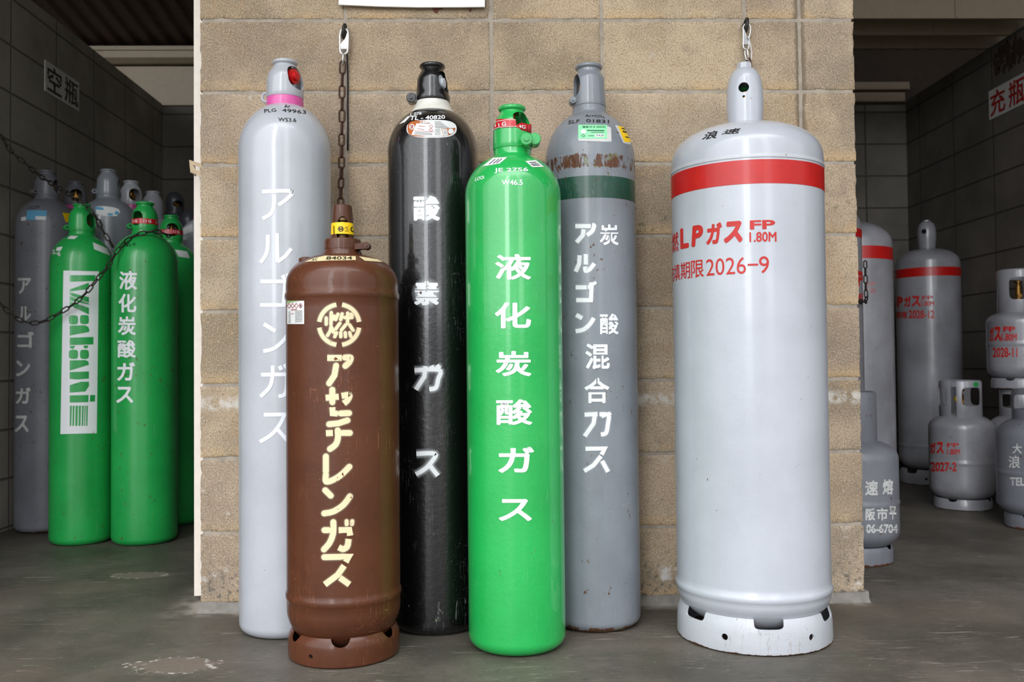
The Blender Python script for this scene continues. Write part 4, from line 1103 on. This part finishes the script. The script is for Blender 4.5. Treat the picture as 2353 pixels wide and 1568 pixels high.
aL0, aL1 = aof(1563.5, 545), aof(1583, 545); aP0, aP1 = aof(1589, 540), aof(1616, 540); aG0, aG1 = aof(1623, 535), aof(1659, 535); aS0, aS1 = aof(1663, 533), aof(1706, 533)
zt1, zb1 = zof(1705, 507), zof(1705, 557)
T('L', aL0, aL1, zt1, zb1, .05); T('P', aP0, aP1, zt1, zb1, .05, .1); T('ガ', aG0, aG1, zt1, zb1, .048, .1); T('ス', aS0, aS1, zt1, zb1, .06, .1)
T('燃', aL0-21, aL0-3, zt1-.004, zb1-.002, .012)
letters(s, d, m_redlet, mapper=am, step=(3, .05)); d = Decal()
T('FP', aof(1723, 520), aof(1781, 520), zof(1750, 506), zof(1750, 527), .035); T('1.80M', aof(1722, 545), aof(1784, 545), zof(1750, 533), zof(1750, 556), .022)
letters(s, d, m_redlet, mapper=am, step=(3, .05)); d = Decal()
zt2, zb2_ = zof(1680, 592), zof(1680, 631)
a0 = aof(1623, 612); a1 = aof(1767, 605)
T('2026', a0, aof(1714, 610), zt2, zb2_, .004); T('-', aof(1718, 607), aof(1742, 607), (zt2+zb2_)/2+.003, (zt2+zb2_)/2-.0015, .0); T('9', aof(1744, 605), a1, zt2, zb2_, .004)
w4 = 13.5
for k, c in enumerate('限期填充'): T(c, (a0-1.5)-w4*(k+1)+.6, (a0-1.5)-w4*k-.6, zt2+.001, zb2_-.001, .008)
letters(s, d, m_redlet, mapper=am, step=(3, .05))
d = Decal().text('浪', [(1625, 304), (1653, 299), (1646, 318), (1611, 322)], .02).text('速', [(1668, 298.5), (1704, 294), (1697, 307), (1657, 309.5)], .02)
letters(s, d, m_black, 'stencilled_lettering', step=(3, 3))

# ------------------------------------------------------------------ left bay
def bay_cyl(name, cx, cy, Y, R, top, label, mat, capmat=None, win=None, neck=None, knob=None, group=GL, rimhalf=.032, caph=.122, plainTop=False):
    """a standard tall cylinder whose cap rim is seen at row top"""
    s = Cyl(name, cx, cy, Y, label, group); zt = s.zy(top); z = lambda q: zt-q
    zs = z(caph+.118)
    s.body(R, zs, (.050, z(caph+.004)), mat=mat, p=2.08, n=80, extra=[(.047, z(caph-.002)), (.046, z(caph-.02)), (.01, z(caph-.022))])
    k = .92
    rows = [(z(caph-.012), .0475), (z(caph-.015), .0485), (z(caph-.03), .048), (z(.062), .047), (z(.045), .045), (z(.032), .040), (z(.022), .033), (z(.015), .0285), (z(.010), .0285)]
    if plainTop:
        rows = [(z(caph-.012), .042), (z(.06), .044), (z(.04), .043), (z(.02), .036), (z(.008), .024), (z(.002), .016)]
    out = [(r_, zz) for zz, r_ in rows]; inn = [(r_-.006, zz) for r_, zz in out]; inn[0] = (inn[0][0], out[0][1])
    if not plainTop: out2 = out+rim(rimhalf-.005, z(.005), .0055)
    else: out2 = out
    inn.append((inn[-1][0], out2[-1][1])); 
    o = MB().lathe(s.c, out2+list(reversed(inn)), 56, closed=True).obj('guard_cap', capmat or mat, s.root)
    if win is not None: cut(o, [cutter(s, win, z(.066), .025, .028 if not plainTop else .016, both=not plainTop)])
    else: fixn(o); o.data.shade_smooth(); o.data.set_sharp_from_angle(angle=.6)
    s.caprev = Rev(s.X, s.Y, out)
    if neck is not None: MB().lathe(s.c, [(.044, z(caph+.006)), (.0505, z(caph+.006)), (.050, z(caph-.012)), (.044, z(caph-.012))], 56).obj('neck_ring', neck, s.root, .6)
    if win is not None: valve(s, z(caph-.02), z(.03), win, knob, z(.072), .015, ro=.02)
    s.zt = zt; return s
def bay_lug(s, deg, mat):
    zz = s.zt-.095; d = s.rev.dir(deg); c = Vector((s.X, s.Y, zz))+d*.056; e = Vector((-d.y, d.x, 0))
    o = MB().tube([c-e*.014, c+e*.014], .010, 16).prism([c-e*.012-d*.016+Vector((0, 0, .008)), c+e*.012-d*.016+Vector((0, 0, .008)), c+e*.012-d*.016-Vector((0, 0, .008)), c-e*.012-d*.016-Vector((0, 0, .008))], d*.012).obj('clamp_ear', mat, s.root, .6)
    MB().tube([c-e*.016, c+e*.016], .0045, 6).obj('pinch_bolt', m_dark, o)

B1 = bay_cyl('gas_cylinder', 107, 560, 3.83, .117, 393, 'dull grey cylinder with a blue label, white characters, leftmost in the left bay', m_greyd, win=62)
bay_lug(B1, -60, m_greyd)
st = letters(B1, Decal().poly([(63, 483), (108, 484), (106, 506), (60, 505)]), m_lblue, 'label_sticker', step=(4, 4))
letters(B1, Decal().poly([(49, 500), (60, 498), (60, 507), (49, 508)]).poly([(82, 497), (106, 498), (105, 506), (82, 505)]), m_paper, 'white_print', off=.0012, step=(4, 4), parent=st)
letters(B1, Decal().poly([(143, 489), (166, 491), (167, 510), (151, 511)]), m_yellow, 'label_sticker', step=(3, 3))
d = Decal()
for c, q in (('ア', (100, 95, 175, 185)), ('ル', (105, 255, 175, 335)), ('ゴ', (98, 398, 192, 490)), ('ン', (90, 560, 170, 650)), ('ガ', (88, 712, 173, 805)), ('ス', (82, 870, 162, 965))):
    q = [v_/2.45 for v_ in q]; d.text(c, box(q[0], q[1]+600, q[2], q[3]+600), .03)
letters(B1, d, m_dull_let, 'painted_character', split=9)
d = Decal().text('13224', [(64, 475), (90, 472), (91, 479), (64, 482)], .01); letters(B1, d, m_blet, 'stamped_lettering', step=(4, 4), split=5)

B2 = bay_cyl('gas_cylinder', 188, 600, 3.55, .1125, 470, 'green cylinder with a large white panel of green lettering, in the left bay', m_green2, win=52)
bay_lug(B2, -75, m_green2)
pan = letters(B2, Decal().poly([(146, 622), (227, 624), (222, 996), (139, 998)]), m_wlet, 'painted_panel', off=.0007, step=(5, 60))
def pq(u0, v0, u1, v1):      # fractions of the white panel -> pixels
    q = np.array([(146, 622), (227, 624), (222, 996), (139, 998)], float)
    f = lambda a, c: (1-a)*(1-c)*q[0]+a*(1-c)*q[1]+a*c*q[2]+(1-a)*c*q[3]
    return [f(u0, v0), f(u1, v0), f(u1, v1), f(u0, v1)]
def blob(x0, x1, y0, y1, k=.55, n=18): return [((x0+x1)/2+(x1-x0)/2*math.copysign(abs(math.cos(t))**k, math.cos(t)), (y0+y1)/2+(y1-y0)/2*math.copysign(abs(math.sin(t))**k, math.sin(t))) for t in np.linspace(0, 2*PI, n, endpoint=False)]
d = Decal()
for q in ([(393, 80), (537, 80), (534, 113), (393, 117)],                                             # I
          [(500, 122), (500, 158), (393, 172), (393, 160)], [(393, 176), (393, 192), (500, 236), (500, 204)], [(500, 240), (500, 246), (393, 222), (393, 197)], [(393, 227), (393, 250), (500, 302), (500, 264)],   # w
          blob(388, 440, 306, 358), blob(450, 500, 304, 356), [(393, 364), (480, 362), (497, 372), (503, 390), (500, 400), (393, 420)],      # a
          [(393, 432), (525, 428), (525, 470), (393, 474)], [(393, 478), (425, 478), (412, 497), (396, 492)], [(470, 476), (496, 476), (492, 492), (474, 492)],    # t
          blob(388, 440, 500, 552), blob(450, 500, 500, 552), [(393, 560), (480, 558), (497, 566), (500, 585), (393, 618)],                        # a
          [(393, 626), (500, 622), (500, 662), (440, 668), (393, 664)], [(393, 700), (440, 698), (455, 680), (500, 680), (500, 705), (480, 735), (393, 742)],       # n
          [(393, 757), (497, 755), (497, 795), (393, 798)], [(507, 755), (535, 755), (533, 792), (505, 792)]):                                    # i
    d.poly([(x/2.45, y/2.45+600) for x, y in q])
for x0, x1 in ((394, 405), (409, 420), (425, 439), (443, 456), (461, 471), (475, 482), (486, 494)):
    d.poly([(x0/2.45, 816/2.45+600), (x1/2.45, 814/2.45+600), ((x1-3)/2.45, 928/2.45+600), ((x0-1)/2.45, 930/2.45+600)])
letters(B2, d, m_green2, off=.0012, step=(5, 30), parent=pan)
d = Decal().text('5-6', [(121, 573), (140, 578), (139, 590), (120, 584)], .03); letters(B2, d, m_dull_let, 'stamped_lettering', step=(3, 3))
letters(B2, Decal().poly([(213, 557), (246, 571), (253, 588), (216, 573)]), m_paper, 'label_sticker', step=(3, 3))
letters(B2, Decal().poly([(162, 542), (180, 543), (171, 550), (154, 549)]), m_paper, 'label_sticker', step=(3, 3))
letters(B2, Decal().poly([(131, 569), (144, 567), (140, 576), (129, 577)]), m_paper, 'label_sticker', step=(3, 3))

B3 = bay_cyl('gas_cylinder', 333, 600, 3.54, .119, 466, 'green cylinder with red seal tape and white characters, beside the white-panelled one', m_green2, win=-42, rimhalf=.034)
bay_lug(B3, -78, m_green2)
d = Decal()
for c, q in (('液', (672, 55, 772, 162)), ('化', (668, 185, 768, 290)), ('炭', (665, 312, 765, 418)), ('酸', (662, 445, 765, 545)), ('ガ', (660, 570, 760, 675)), ('ス', (655, 708, 750, 800))):
    q = [v_/2.45 for v_ in q]; d.text(c, box(q[0], q[1]+600, q[2], q[3]+600), .026)
letters(B3, d, m_wlet, 'painted_character', split=5)
def tape_on(s, z, parts, txt, w=.020):
    pr = [(float(s.caprev.rr(q))+.0010, q) for q in (z-w/2, z, z+w/2)]
    t_ = MB().lathe(s.c, pr, 56).obj('seal_tape', m_tape, s.root, 9)
    d = Decal()
    for a in parts: d.text(txt, [(a-17, z+.006), (a+17, z+.006), (a+17, z-.006), (a-17, z-.006)], .03)
    d.obj('printed_text', m_paper, t_, s.caprev.ang(.0016), (4, .05))
tape_on(B3, B3.zt-.078, (-50, 10, 70), 'I I G')
letters(B3, Decal().text('45.9', [(288, 562), (310, 558), (312, 564), (289, 569)], .02), m_black, 'stamped_lettering', step=(3, 3))

B4 = bay_cyl('gas_cylinder', 394, 600, 3.95, .117, 496, 'green cylinder with red seal tape, rearmost of the three in the left bay', m_green2, win=5)
bay_lug(B4, -60, m_green2)
tape_on(B4, B4.zt-.075, (-40, 25), 'I I G')
letters(B4, Decal().poly([(402, 574), (430, 578), (436, 594), (410, 590)]), m_paper, 'label_sticker', step=(3, 3))
B5 = bay_cyl('gas_cylinder', 174, 560, 4.16, .114, 419, 'grey cylinder with a pink neck ring, behind the white-panelled green one', m_greyd, win=2, neck=m_pink)
B6 = bay_cyl('gas_cylinder', 249, 560, 3.80, .116, 391, 'grey cylinder with a round white and blue label, between the two front green ones', m_grey, win=80)
bay_lug(B6, -80, m_grey)
st = letters(B6, Decal().poly([(219, 475), (240, 474), (262, 477), (273, 481), (276, 488), (268, 497), (240, 497), (222, 492)]), m_paper, 'label_sticker', step=(4, 4))
letters(B6, Decal().poly([(219, 475), (238, 478), (238, 483), (220, 482)]).ellipse(268, 490, 5, 4).poly([(247, 490), (260, 491), (258, 496), (248, 496)]), m_lblue, 'blue_print', off=.0012, step=(4, 4), parent=st)
B7 = bay_cyl('gas_cylinder', 301, 560, 4.06, .114, 417, 'pale grey cylinder with pink neck ring and brass valve showing in its cap', m_pale, win=22, neck=m_pink)
B8 = bay_cyl('gas_cylinder', 351, 560, 4.31, .114, 441, 'pale grey cylinder in the rear row, its plain cap left of the dark slate cap', m_pale, win=None)
B9 = bay_cyl('gas_cylinder', 402, 560, 4.57, .10, 441, 'dark slate cylinder with rounded cap, rearmost in the left bay', m_dkgrey, win=22, plainTop=True)
B10 = bay_cyl('gas_cylinder', 434, 560, 4.42, .056, 484, 'slim dark cylinder barely seen between the slate cap and the pink-ringed one', m_dkgrey, win=None, plainTop=True, caph=.10)
B11 = bay_cyl('gas_cylinder', 471, 560, 4.20, .115, 443, 'pale grey cylinder with pink neck ring and white labels, half hidden by the wall end', m_pale, win=None, neck=m_pink)
letters(B11, Decal().poly([(416, 528), (442, 515), (444, 532), (418, 541)]), m_paper, 'label_sticker', step=(3, 3))
letters(B11, Decal().poly([(420, 545), (432, 541), (432, 550), (421, 553)]), m_paper, 'label_sticker', step=(3, 3))

# ------------------------------------------------------------------ right bay
def lp_tank(cx, cy, Y, R, top, label, mat, capd=True, red=None, captop=None, X=None):
    s = Cyl('gas_cylinder', cx, cy, Y, label, GR, X=X); zs = s.zy(top)
    footed(s, R, 0, .06, zs, (.05, zs+.092 if capd else zs+.10), mat, 2.4 if capd else 2.1, weld=[.205], rb=.15, extra=[(.046, zs+.094 if capd else zs+.101), (.01, zs+.096 if capd else zs+.102)])
    fp = [(R-.006, 0), (R-.001, .003), (R, .010), (R-.001, .045), (R-.004, .062), (R-.010, .075), (R-.014, .080)]
    foot_ring(s, fp, [(20+60*k, .077, .033, .018, 5.0) for k in range(6)], [(-10, .036, .007, .007, 2.0), (50, .036, .007, .007, 2.0), (-70, .036, .007, .007, 2.0)], m_lpd)
    if red: band(s, s.zy(red[1]), s.zy(red[0]), m_red)
    if captop:
        zc = s.zy(captop); zb_ = zs+.094; H = zc-zb_
        out = [(.042, zb_), (.043, zb_+.1*H), (.047, zb_+.3*H), (.048, zb_+.55*H), (.045, zb_+.74*H), (.036, zb_+.88*H), (.022, zb_+.96*H), (.017, zb_+.97*H)]
        inn = [(max(r_-.005, .004), z) for r_, z in out]; inn[-1] = (inn[-1][0], out[-1][1]-.004)
        o = MB().lathe(s.c, out+[(0, out[-1][1]), (0, inn[-1][1])]+list(reversed(inn)), 56, closed=True).obj('guard_cap', mat, s.root)
        cut(o, [cutter(s, -18, zb_+.58*H, .014, .014, 2.0, r0=.01, r1=.1), cutter(s, -18, zb_+.42*H, .0035, .0035, 2.0, r0=.01, r1=.1)])
        MB().lathe(s.c, [(0, out[-1][1]-.003), (.019, out[-1][1]-.003), (.018, zc), (0, zc)], 8).obj('cap_plug', mat, s.root)
    return s
def bx2(q, sc, ox, oy): return box(q[0]/sc+ox, q[1]/sc+oy, q[2]/sc+ox, q[3]/sc+oy)
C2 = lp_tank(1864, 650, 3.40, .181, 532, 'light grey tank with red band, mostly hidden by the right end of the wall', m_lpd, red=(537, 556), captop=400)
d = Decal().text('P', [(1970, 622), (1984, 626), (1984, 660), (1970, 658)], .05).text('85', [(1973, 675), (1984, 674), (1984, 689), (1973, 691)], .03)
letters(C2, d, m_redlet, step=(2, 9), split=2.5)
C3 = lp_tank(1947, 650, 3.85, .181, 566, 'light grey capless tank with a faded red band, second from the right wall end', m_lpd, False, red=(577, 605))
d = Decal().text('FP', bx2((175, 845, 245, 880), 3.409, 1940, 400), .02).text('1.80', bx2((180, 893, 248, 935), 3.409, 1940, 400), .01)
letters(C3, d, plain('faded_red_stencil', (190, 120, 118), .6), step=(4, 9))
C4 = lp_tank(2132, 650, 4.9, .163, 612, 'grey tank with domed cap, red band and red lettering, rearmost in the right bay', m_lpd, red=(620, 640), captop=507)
d = Decal(); q = lambda a: bx2(a, 3.409, 1940, 400)
d.text('P', q((413, 960, 460, 1045)), .06).text('ガ', q((468, 958, 522, 1042)), .05).text('ス', q((528, 955, 598, 1040)), .05).text('FP', q((610, 955, 695, 985)), .03).text('1.80M', q((603, 995, 703, 1035)), .03)
d.text('期限', q((404, 1078, 495, 1133)), .03).text('2028-12', q((505, 1068, 706, 1132)), .03)
letters(C4, d, m_redlet, step=(4, 9), split=2.5)

def small_lp(cx, cy, Y, R, z0, label, mat, ztop_row, weld_row, shoulder_row, collar_row, colR, wins, foot_h=.05, footR=None, X=None, gap=None):
    """squat cylinder: foot ring, body in two halves, cut-away collar round the valve; z0 is what it stands on"""
    s = Cyl('gas_cylinder', cx, cy, Y, label, GR, X=X); s.root.location.z = z0
    zs = s.zy(shoulder_row); zt = s.zy(ztop_row); fr = footR or R*.86
    footed(s, R, 0, z0+foot_h*.72, zs, (.05, zt), mat, 2.2, weld=[s.zy(weld_row)], rb=z0+foot_h+.055, extra=[(.03, zt+.004), (.022, zt+.006)], wr=.002)
    fp = [(fr-.004, z0), (fr, z0+.004), (fr, z0+foot_h*.8), (fr-.003, z0+foot_h), (fr-.005, z0+foot_h+.004)]
    foot_ring(s, fp, [(-20+90*k, z0+foot_h+.006, .020, .013, 2.2) for k in range(4)], [], mat, .003)
    zc = s.zy(collar_row)
    zb_ = max(zt-.030, zs)
    pr = [(colR-.002, zb_), (colR, zb_+.004), (colR, zc-.010), (colR-.003, zc-.003), (colR-.010, zc)]
    inn = [(r_-.0035, z) for r_, z in pr]; inn[-1] = (pr[-1][0]-.002, zc-.0035)
    o = MB().lathe(s.c, pr+list(reversed(inn)), 80, closed=True).obj('valve_collar', mat, s.root)
    h = zc-zt; cs = [cutter(s, a, zt+h*.52, w, h*.27, 5.0, r0=.02, r1=.2) for a, w in wins]
    if gap is not None: cs += [cutter(s, a, zc, w, h*2.0, 12, r0=.02, r1=.2) for a, w in gap]
    cut(o, cs)
    valve(s, zt-.002, zt+h*.72, 20, None, matb=m_brass, rv=.014); s.ztop = zt; s.h = h; return s
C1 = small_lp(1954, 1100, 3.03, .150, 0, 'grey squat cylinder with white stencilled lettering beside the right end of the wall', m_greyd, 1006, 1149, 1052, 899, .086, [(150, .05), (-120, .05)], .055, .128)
d = Decal(); q = lambda a: bx2(a, 3.136, 1940, 840)
d.text('速', q((150, 830, 243, 938)), .035, cuts=[('y', .5, .05, 0, .3)]).text('熔', q((275, 820, 352, 932)), .035).text('阪', q((152, 1030, 222, 1118)), .035).text('市', q((233, 1025, 313, 1118)), .035).text('平', q((322, 1015, 374, 1112)), .03).text('06-6704', q((158, 1145, 384, 1210)), .035, cuts=[('y', .5, .06, 0, 1)])
letters(C1, d, m_dull_let, step=(3, 20), split=2.5)
letters(C1, Decal().poly([(1984, 1008), (2026, 1006), (2041, 1012), (1993, 1014)]), m_paper, 'label_sticker', step=(3, 3))
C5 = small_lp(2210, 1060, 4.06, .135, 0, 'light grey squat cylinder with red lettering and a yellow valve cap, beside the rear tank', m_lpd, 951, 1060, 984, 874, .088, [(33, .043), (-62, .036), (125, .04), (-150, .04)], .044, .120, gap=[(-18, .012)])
d = Decal().text('ガ', q((618, 556, 660, 636)), .05).text('ス', q((665, 552, 717, 638)), .05).text('FP', q((740, 560, 828, 590)), .03).text('1.80M', q((742, 603, 835, 643)), .03).text('2027-2', q((625, 697, 810, 765)), .03)
letters(C5, d, m_redlet, step=(3, 9), split=2.5)
cc = Vector(P(2198, 917, 4.06)); MB().tube([cc, cc+Vector((0, -.012, 0)), cc+Vector((0, -.016, 0))], [.013, .014, .009], 18).obj('outlet_cap', m_yellow, C5.root, .6)
colrev = Rev(C5.X, C5.Y, [(.088, 0), (.088, 1.2)])
letters(C5, Decal().ellipse(2242, 884, 6, 6), plain('green_dot_sticker', (40, 150, 80), .5), 'round_sticker', colrev.px(.0008), step=(3, 3))
# a stacked pair in the corner, the lower one standing on the floor
XS = 2.41
low = small_lp(2353, 1000, 4.1, .135, 0, 'grey squat cylinder in the corner carrying another cylinder on its collar', m_lpd, 951, 1060, 984, 893, .088, [(-40, .032), (50, .032), (140, .03), (-130, .03)], .044, .115, X=XS)
zst = low.zy(893)
C6 = small_lp(2353, 780, 4.1, .135, zst, 'light grey squat cylinder with red lettering, stacked on top of another in the corner', m_lpd, 714, 791, 742, 620, .088, [(6, .044), (100, .03), (-165, .04), (-85, .024)], .044, .120, X=XS)
q = lambda a: bx2(a, 3.409, 1940, 400)
d = Decal().text('ガ', q((1142, 1198, 1172, 1312)), .05).text('ス', q((1176, 1195, 1230, 1313)), .06).text('FP', q((1245, 1195, 1340, 1237)), .05).text('1.80M', q((1232, 1250, 1352, 1308)), .035).text('2028-11', q((1163, 1360, 1357, 1437)), .03)
letters(C6, d, m_redlet, step=(3, 9), split=2.5)
letters(C6, Decal().poly([(2284, 722), (2296, 708), (2317, 707), (2310, 714)]), m_creaml, 'label_sticker', step=(3, 3))
q = lambda a: bx2(a, 3.136, 1940, 840)
C8 = small_lp(2387, 1080, 3.56, .150, 0, 'grey squat cylinder with faint white lettering at the right edge of the photo', m_greyd, 957, 1084, 1004, 893, .090, [(-30, .05), (60, .05), (150, .05), (-120, .05)], .052, .125)
d = Decal().text('大', q((1212, 565, 1280, 635)), .02).text('浪', q((1185, 650, 1268, 742)), .02).text('TEL', q((1195, 808, 1300, 868)), .03)
letters(C8, d, m_dull_let, step=(3, 9), split=2.5)

# ------------------------------------------------------------------ chains and hooks
def link_mesh(L, Wd, r_):
    m = MB(); pts = []; a = (L-Wd)/2
    for t in np.linspace(-PI/2, PI/2, 9): pts.append((a+(Wd/2-r_)*math.cos(t), (Wd/2-r_)*math.sin(t), 0))
    for t in np.linspace(PI/2, 3*PI/2, 9): pts.append((-a+(Wd/2-r_)*math.cos(t), (Wd/2-r_)*math.sin(t), 0))
    m.tube(pts, r_, 8, closed=True); return m
def chain(name, pts, mat, label, L=.040, Wd=.0195, r_=.0027, roll0=0.0, group='chains securing the cylinders'):
    pts = [np.array(p, float) for p in pts]; fine = smoothline(pts, 30); fine = np.array(fine)
    seg = np.linalg.norm(np.diff(fine, axis=0), axis=1); cum = np.concatenate([[0], np.cumsum(seg)])
    pitch = L-2*r_-.0012; n = int(cum[-1]/pitch)
    root = thing(name, fine[0], label, 'chain', group); base = Vector(fine[0])
    proto = None
    for k in range(n):
        a = np.array([np.interp(k*pitch, cum, fine[:, c]) for c in range(3)]); e = np.array([np.interp((k+1)*pitch, cum, fine[:, c]) for c in range(3)])
        t = Vector(e-a).normalized(); up = Vector((0, 1, 0)); sd = up.cross(t)
        if sd.length < .05: sd = Vector((1, 0, 0))
        sd.normalize(); nn = t.cross(sd); ang = roll0+(PI/2 if k % 2 else 0)+random.uniform(-.22, .22)
        s2 = sd*math.cos(ang)+nn*math.sin(ang); n2 = t.cross(s2)
        if proto is None:
            proto = link_mesh(L, Wd, r_).obj('link', mat, None, 9); o = proto
        else: o = proto.copy(); COL.objects.link(o)
        o.parent = root; m = Matrix((t, s2, n2)).transposed().to_4x4(); m.translation = Vector((a+e)/2)-base; o.matrix_local = m
    return root
def eye(px, py, Y, label, rr_=.0135, tube=.0048):
    c = Vector(P(px, py, Y)); r = thing('eye_bolt', (c.x, WALLY, c.z), label, 'bolt', 'eye bolts in the block wall')
    MB().tube([c+Vector((0.0022*math.sin(t), rr_*math.cos(t), rr_*1.25*math.sin(t))) for t in np.linspace(0, 2*PI, 22, endpoint=False)], tube, 10, closed=True).obj('ring', m_dark, r, 9)
    MB().tube([c+Vector((0, rr_, rr_*.4)), Vector((c.x, WALLY+.02, c.z+rr_*.5))], tube, 12).obj('shank', m_dark, r, .6)
    return c
YC = WALLY-.020
eye(791, 72, YC, 'dark iron eye bolt in the block wall carrying the rusty chain and white hook')
eye(1714, 58, YC, 'dark iron eye bolt in the block wall above the big light grey tank')
# left snap hook
def hookbody(outer, r_, Y): return MB().tube([P(a, c, Y) for a, c in smoothline(outer+[outer[0]], 5)[:-1]], r_, 10, closed=True)
Yh = YC-.006
r = thing('snap_hook', P(790, 95, Yh), 'white steel snap hook hanging on the left eye bolt above the rusty chain', 'hook', 'snap hooks on the block wall')
hookbody([(784, 70), (790, 66), (797, 69), (800, 80), (799, 112), (796, 122), (788, 124), (782, 119), (781, 100), (781, 82)], .0026, Yh).obj('frame', m_satin, r, 9)
b = MB(); b.prism([P(a, c, Yh-.003) for a, c in ((797.5, 75), (799, 80), (799, 112), (784, 112), (782.5, 103), (786, 96), (791, 92), (795, 84))], Vector((0, .006, 0))); go = b.obj('gate', m_satin, r)
c = Vector(P(794.5, 107, Yh-.0035)); MB().tube([c, c+Vector((0, -.0015, 0))], .0024, 12).obj('rivet', m_chrome, go)
r = thing('connecting_link', P(788, 134, Yh), 'short bright steel link joining the white hook to the rusty chain', 'link', 'links under the snap hooks')
b = MB().tube([P(a, c, Yh+e) for a, c, e in ((788.3, 117, 0), (788.3, 121, -.006), (788.1, 131, -.008), (787.7, 146, -.006), (787.6, 150, 0), (787.7, 146, .006), (788.1, 131, .008), (788.3, 121, .006))], .0025, 8, closed=True); b.obj('wire', m_chrome, r, 9)
ch = [P(787.6, 141, YC-.006), P(786, 200, YC-.004), P(786, 260, YC-.006), P(785, 320, YC-.012), P(785, 380, YC-.03), P(783.5, 430, YC-.06), P(783, 470, YC-.085), P(784, 530, YC-.09)]
chain('chain', ch, m_rustchain, 'rusty brown chain hanging on the block wall down behind the brown cylinder', roll0=.15)
b = MB().tube([P(a, c, WALLY-.005) for a, c in ((797, 108), (798.5, 150), (799.5, 190), (799, 240), (799.5, 300), (799, 346))], .0022, 8)
tag(b.obj('cord', m_cord, None, 9), 'thin black cord lying down the block wall beside the rusty chain', 'cord')
# right snap hook
r = thing('snap_hook', P(1715, 95, Yh), 'bright steel snap hook hanging on the right eye bolt over the big tank', 'hook', 'snap hooks on the block wall')
hookbody([(1707.5, 62), (1712, 56), (1719, 55), (1724, 61), (1724, 74), (1720.5, 90), (1721, 104), (1719, 112), (1712.5, 113), (1708, 107), (1708, 85)], .0022, Yh).obj('frame', m_chrome, r, 9)
b = MB(); b.prism([P(a, c, Yh-.0025) for a, c in ((1710.5, 66), (1713, 74), (1717, 84), (1720, 92), (1720, 102), (1708.5, 102), (1708.5, 70))], Vector((0, .005, 0))); b.obj('gate', m_steel, r)
r = thing('connecting_link', P(1716, 125, Yh), 'bright steel link below the right snap hook, over the big tank cap', 'link', 'links under the snap hooks')
b = MB().tube([P(a, c, Yh+e) for a, c, e in ((1713.5, 108, .004), (1716.5, 112, -.004), (1718, 120, -.004), (1719.5, 132, -.004), (1719, 138, 0), (1714, 136, .004), (1712, 125, .004), (1712, 114, .004))], .0024, 8, closed=True); b.obj('wire', m_chrome, r, 9)
b = MB().tube([P(a, c, Yh-.006) for a, c in ((1718, 84), (1721.5, 90), (1725, 104), (1727, 118), (1727, 132), (1724.5, 142))], .0016, 8)
tag(b.obj('cable_tie', m_zip, None, 9), 'white nylon cable tie looped beside the right snap hook', 'cable tie')
chain('chain', [P(1719, 134, Yh), P(1723, 160, Yh), P(1724, 190, YC-.004), P(1726, 230, YC-.002), P(1728, 290, YC+.002), P(1730, 360, YC+.002)], m_rustchain, 'rusty brown chain dropping behind the cap of the big light grey tank', roll0=1.2)
# left bay chains
cA = [(-62, 262, 3.52), (0, 312, 3.56), (24, 347, 3.58), (53, 371, 3.59), (86, 400, 3.58), (122, 424, 3.54), (163, 449, 3.485), (196, 473, 3.468), (220, 498, 3.475), (233, 526, 3.495), (250, 552, 3.50), (262, 572, 3.52)]
def to_wall(c):
    q = P(*c); w = q.copy(); w[0] = LX+.012; w[2] = q[2]+.10*abs(q[0]-w[0])/.2; return w
chain('chain', [to_wall(cA[0])]+[P(a, c, y) for a, c, y in cA], m_dkchain, 'dark chain slanting over the cap of the white-panelled green cylinder', L=.036, Wd=.019)
cB = [(-75, 640, 3.41), (-30, 672, 3.40), (0, 697, 3.40), (24, 722, 3.395), (53, 739, 3.395), (82, 743, 3.395), (110, 735, 3.40), (139, 718, 3.405), (171, 698, 3.41), (200, 671, 3.41), (224, 641, 3.41), (249, 612, 3.405), (262, 588, 3.41), (278, 566, 3.425), (302, 546, 3.455), (327, 536, 3.468), (355, 532, 3.468), (376, 536, 3.50), (392, 545, 3.58)]
chain('chain', [to_wall(cB[0])]+[P(a, c, y) for a, c, y in cB], m_dkchain, 'dark chain sagging across the fronts of the two nearest green bay cylinders', L=.036, Wd=.019)
cC = []
for a_, z_ in ((93, 1.03), (92, .99), (92, .95), (91, .915), (88, .888), (80, .876), (66, .874), (50, .875), (30, .876), (10, .878), (-10, .882), (-30, .888), (-50, .895)):
    q_ = C2.rev.dir(a_)*(.181+.0105); cC.append((C2.X+q_.x, C2.Y+q_.y, z_))
chain('chain', cC, m_dkchain, 'short dark chain wrapped on the tank behind the right end of the wall', L=.034, Wd=.018)
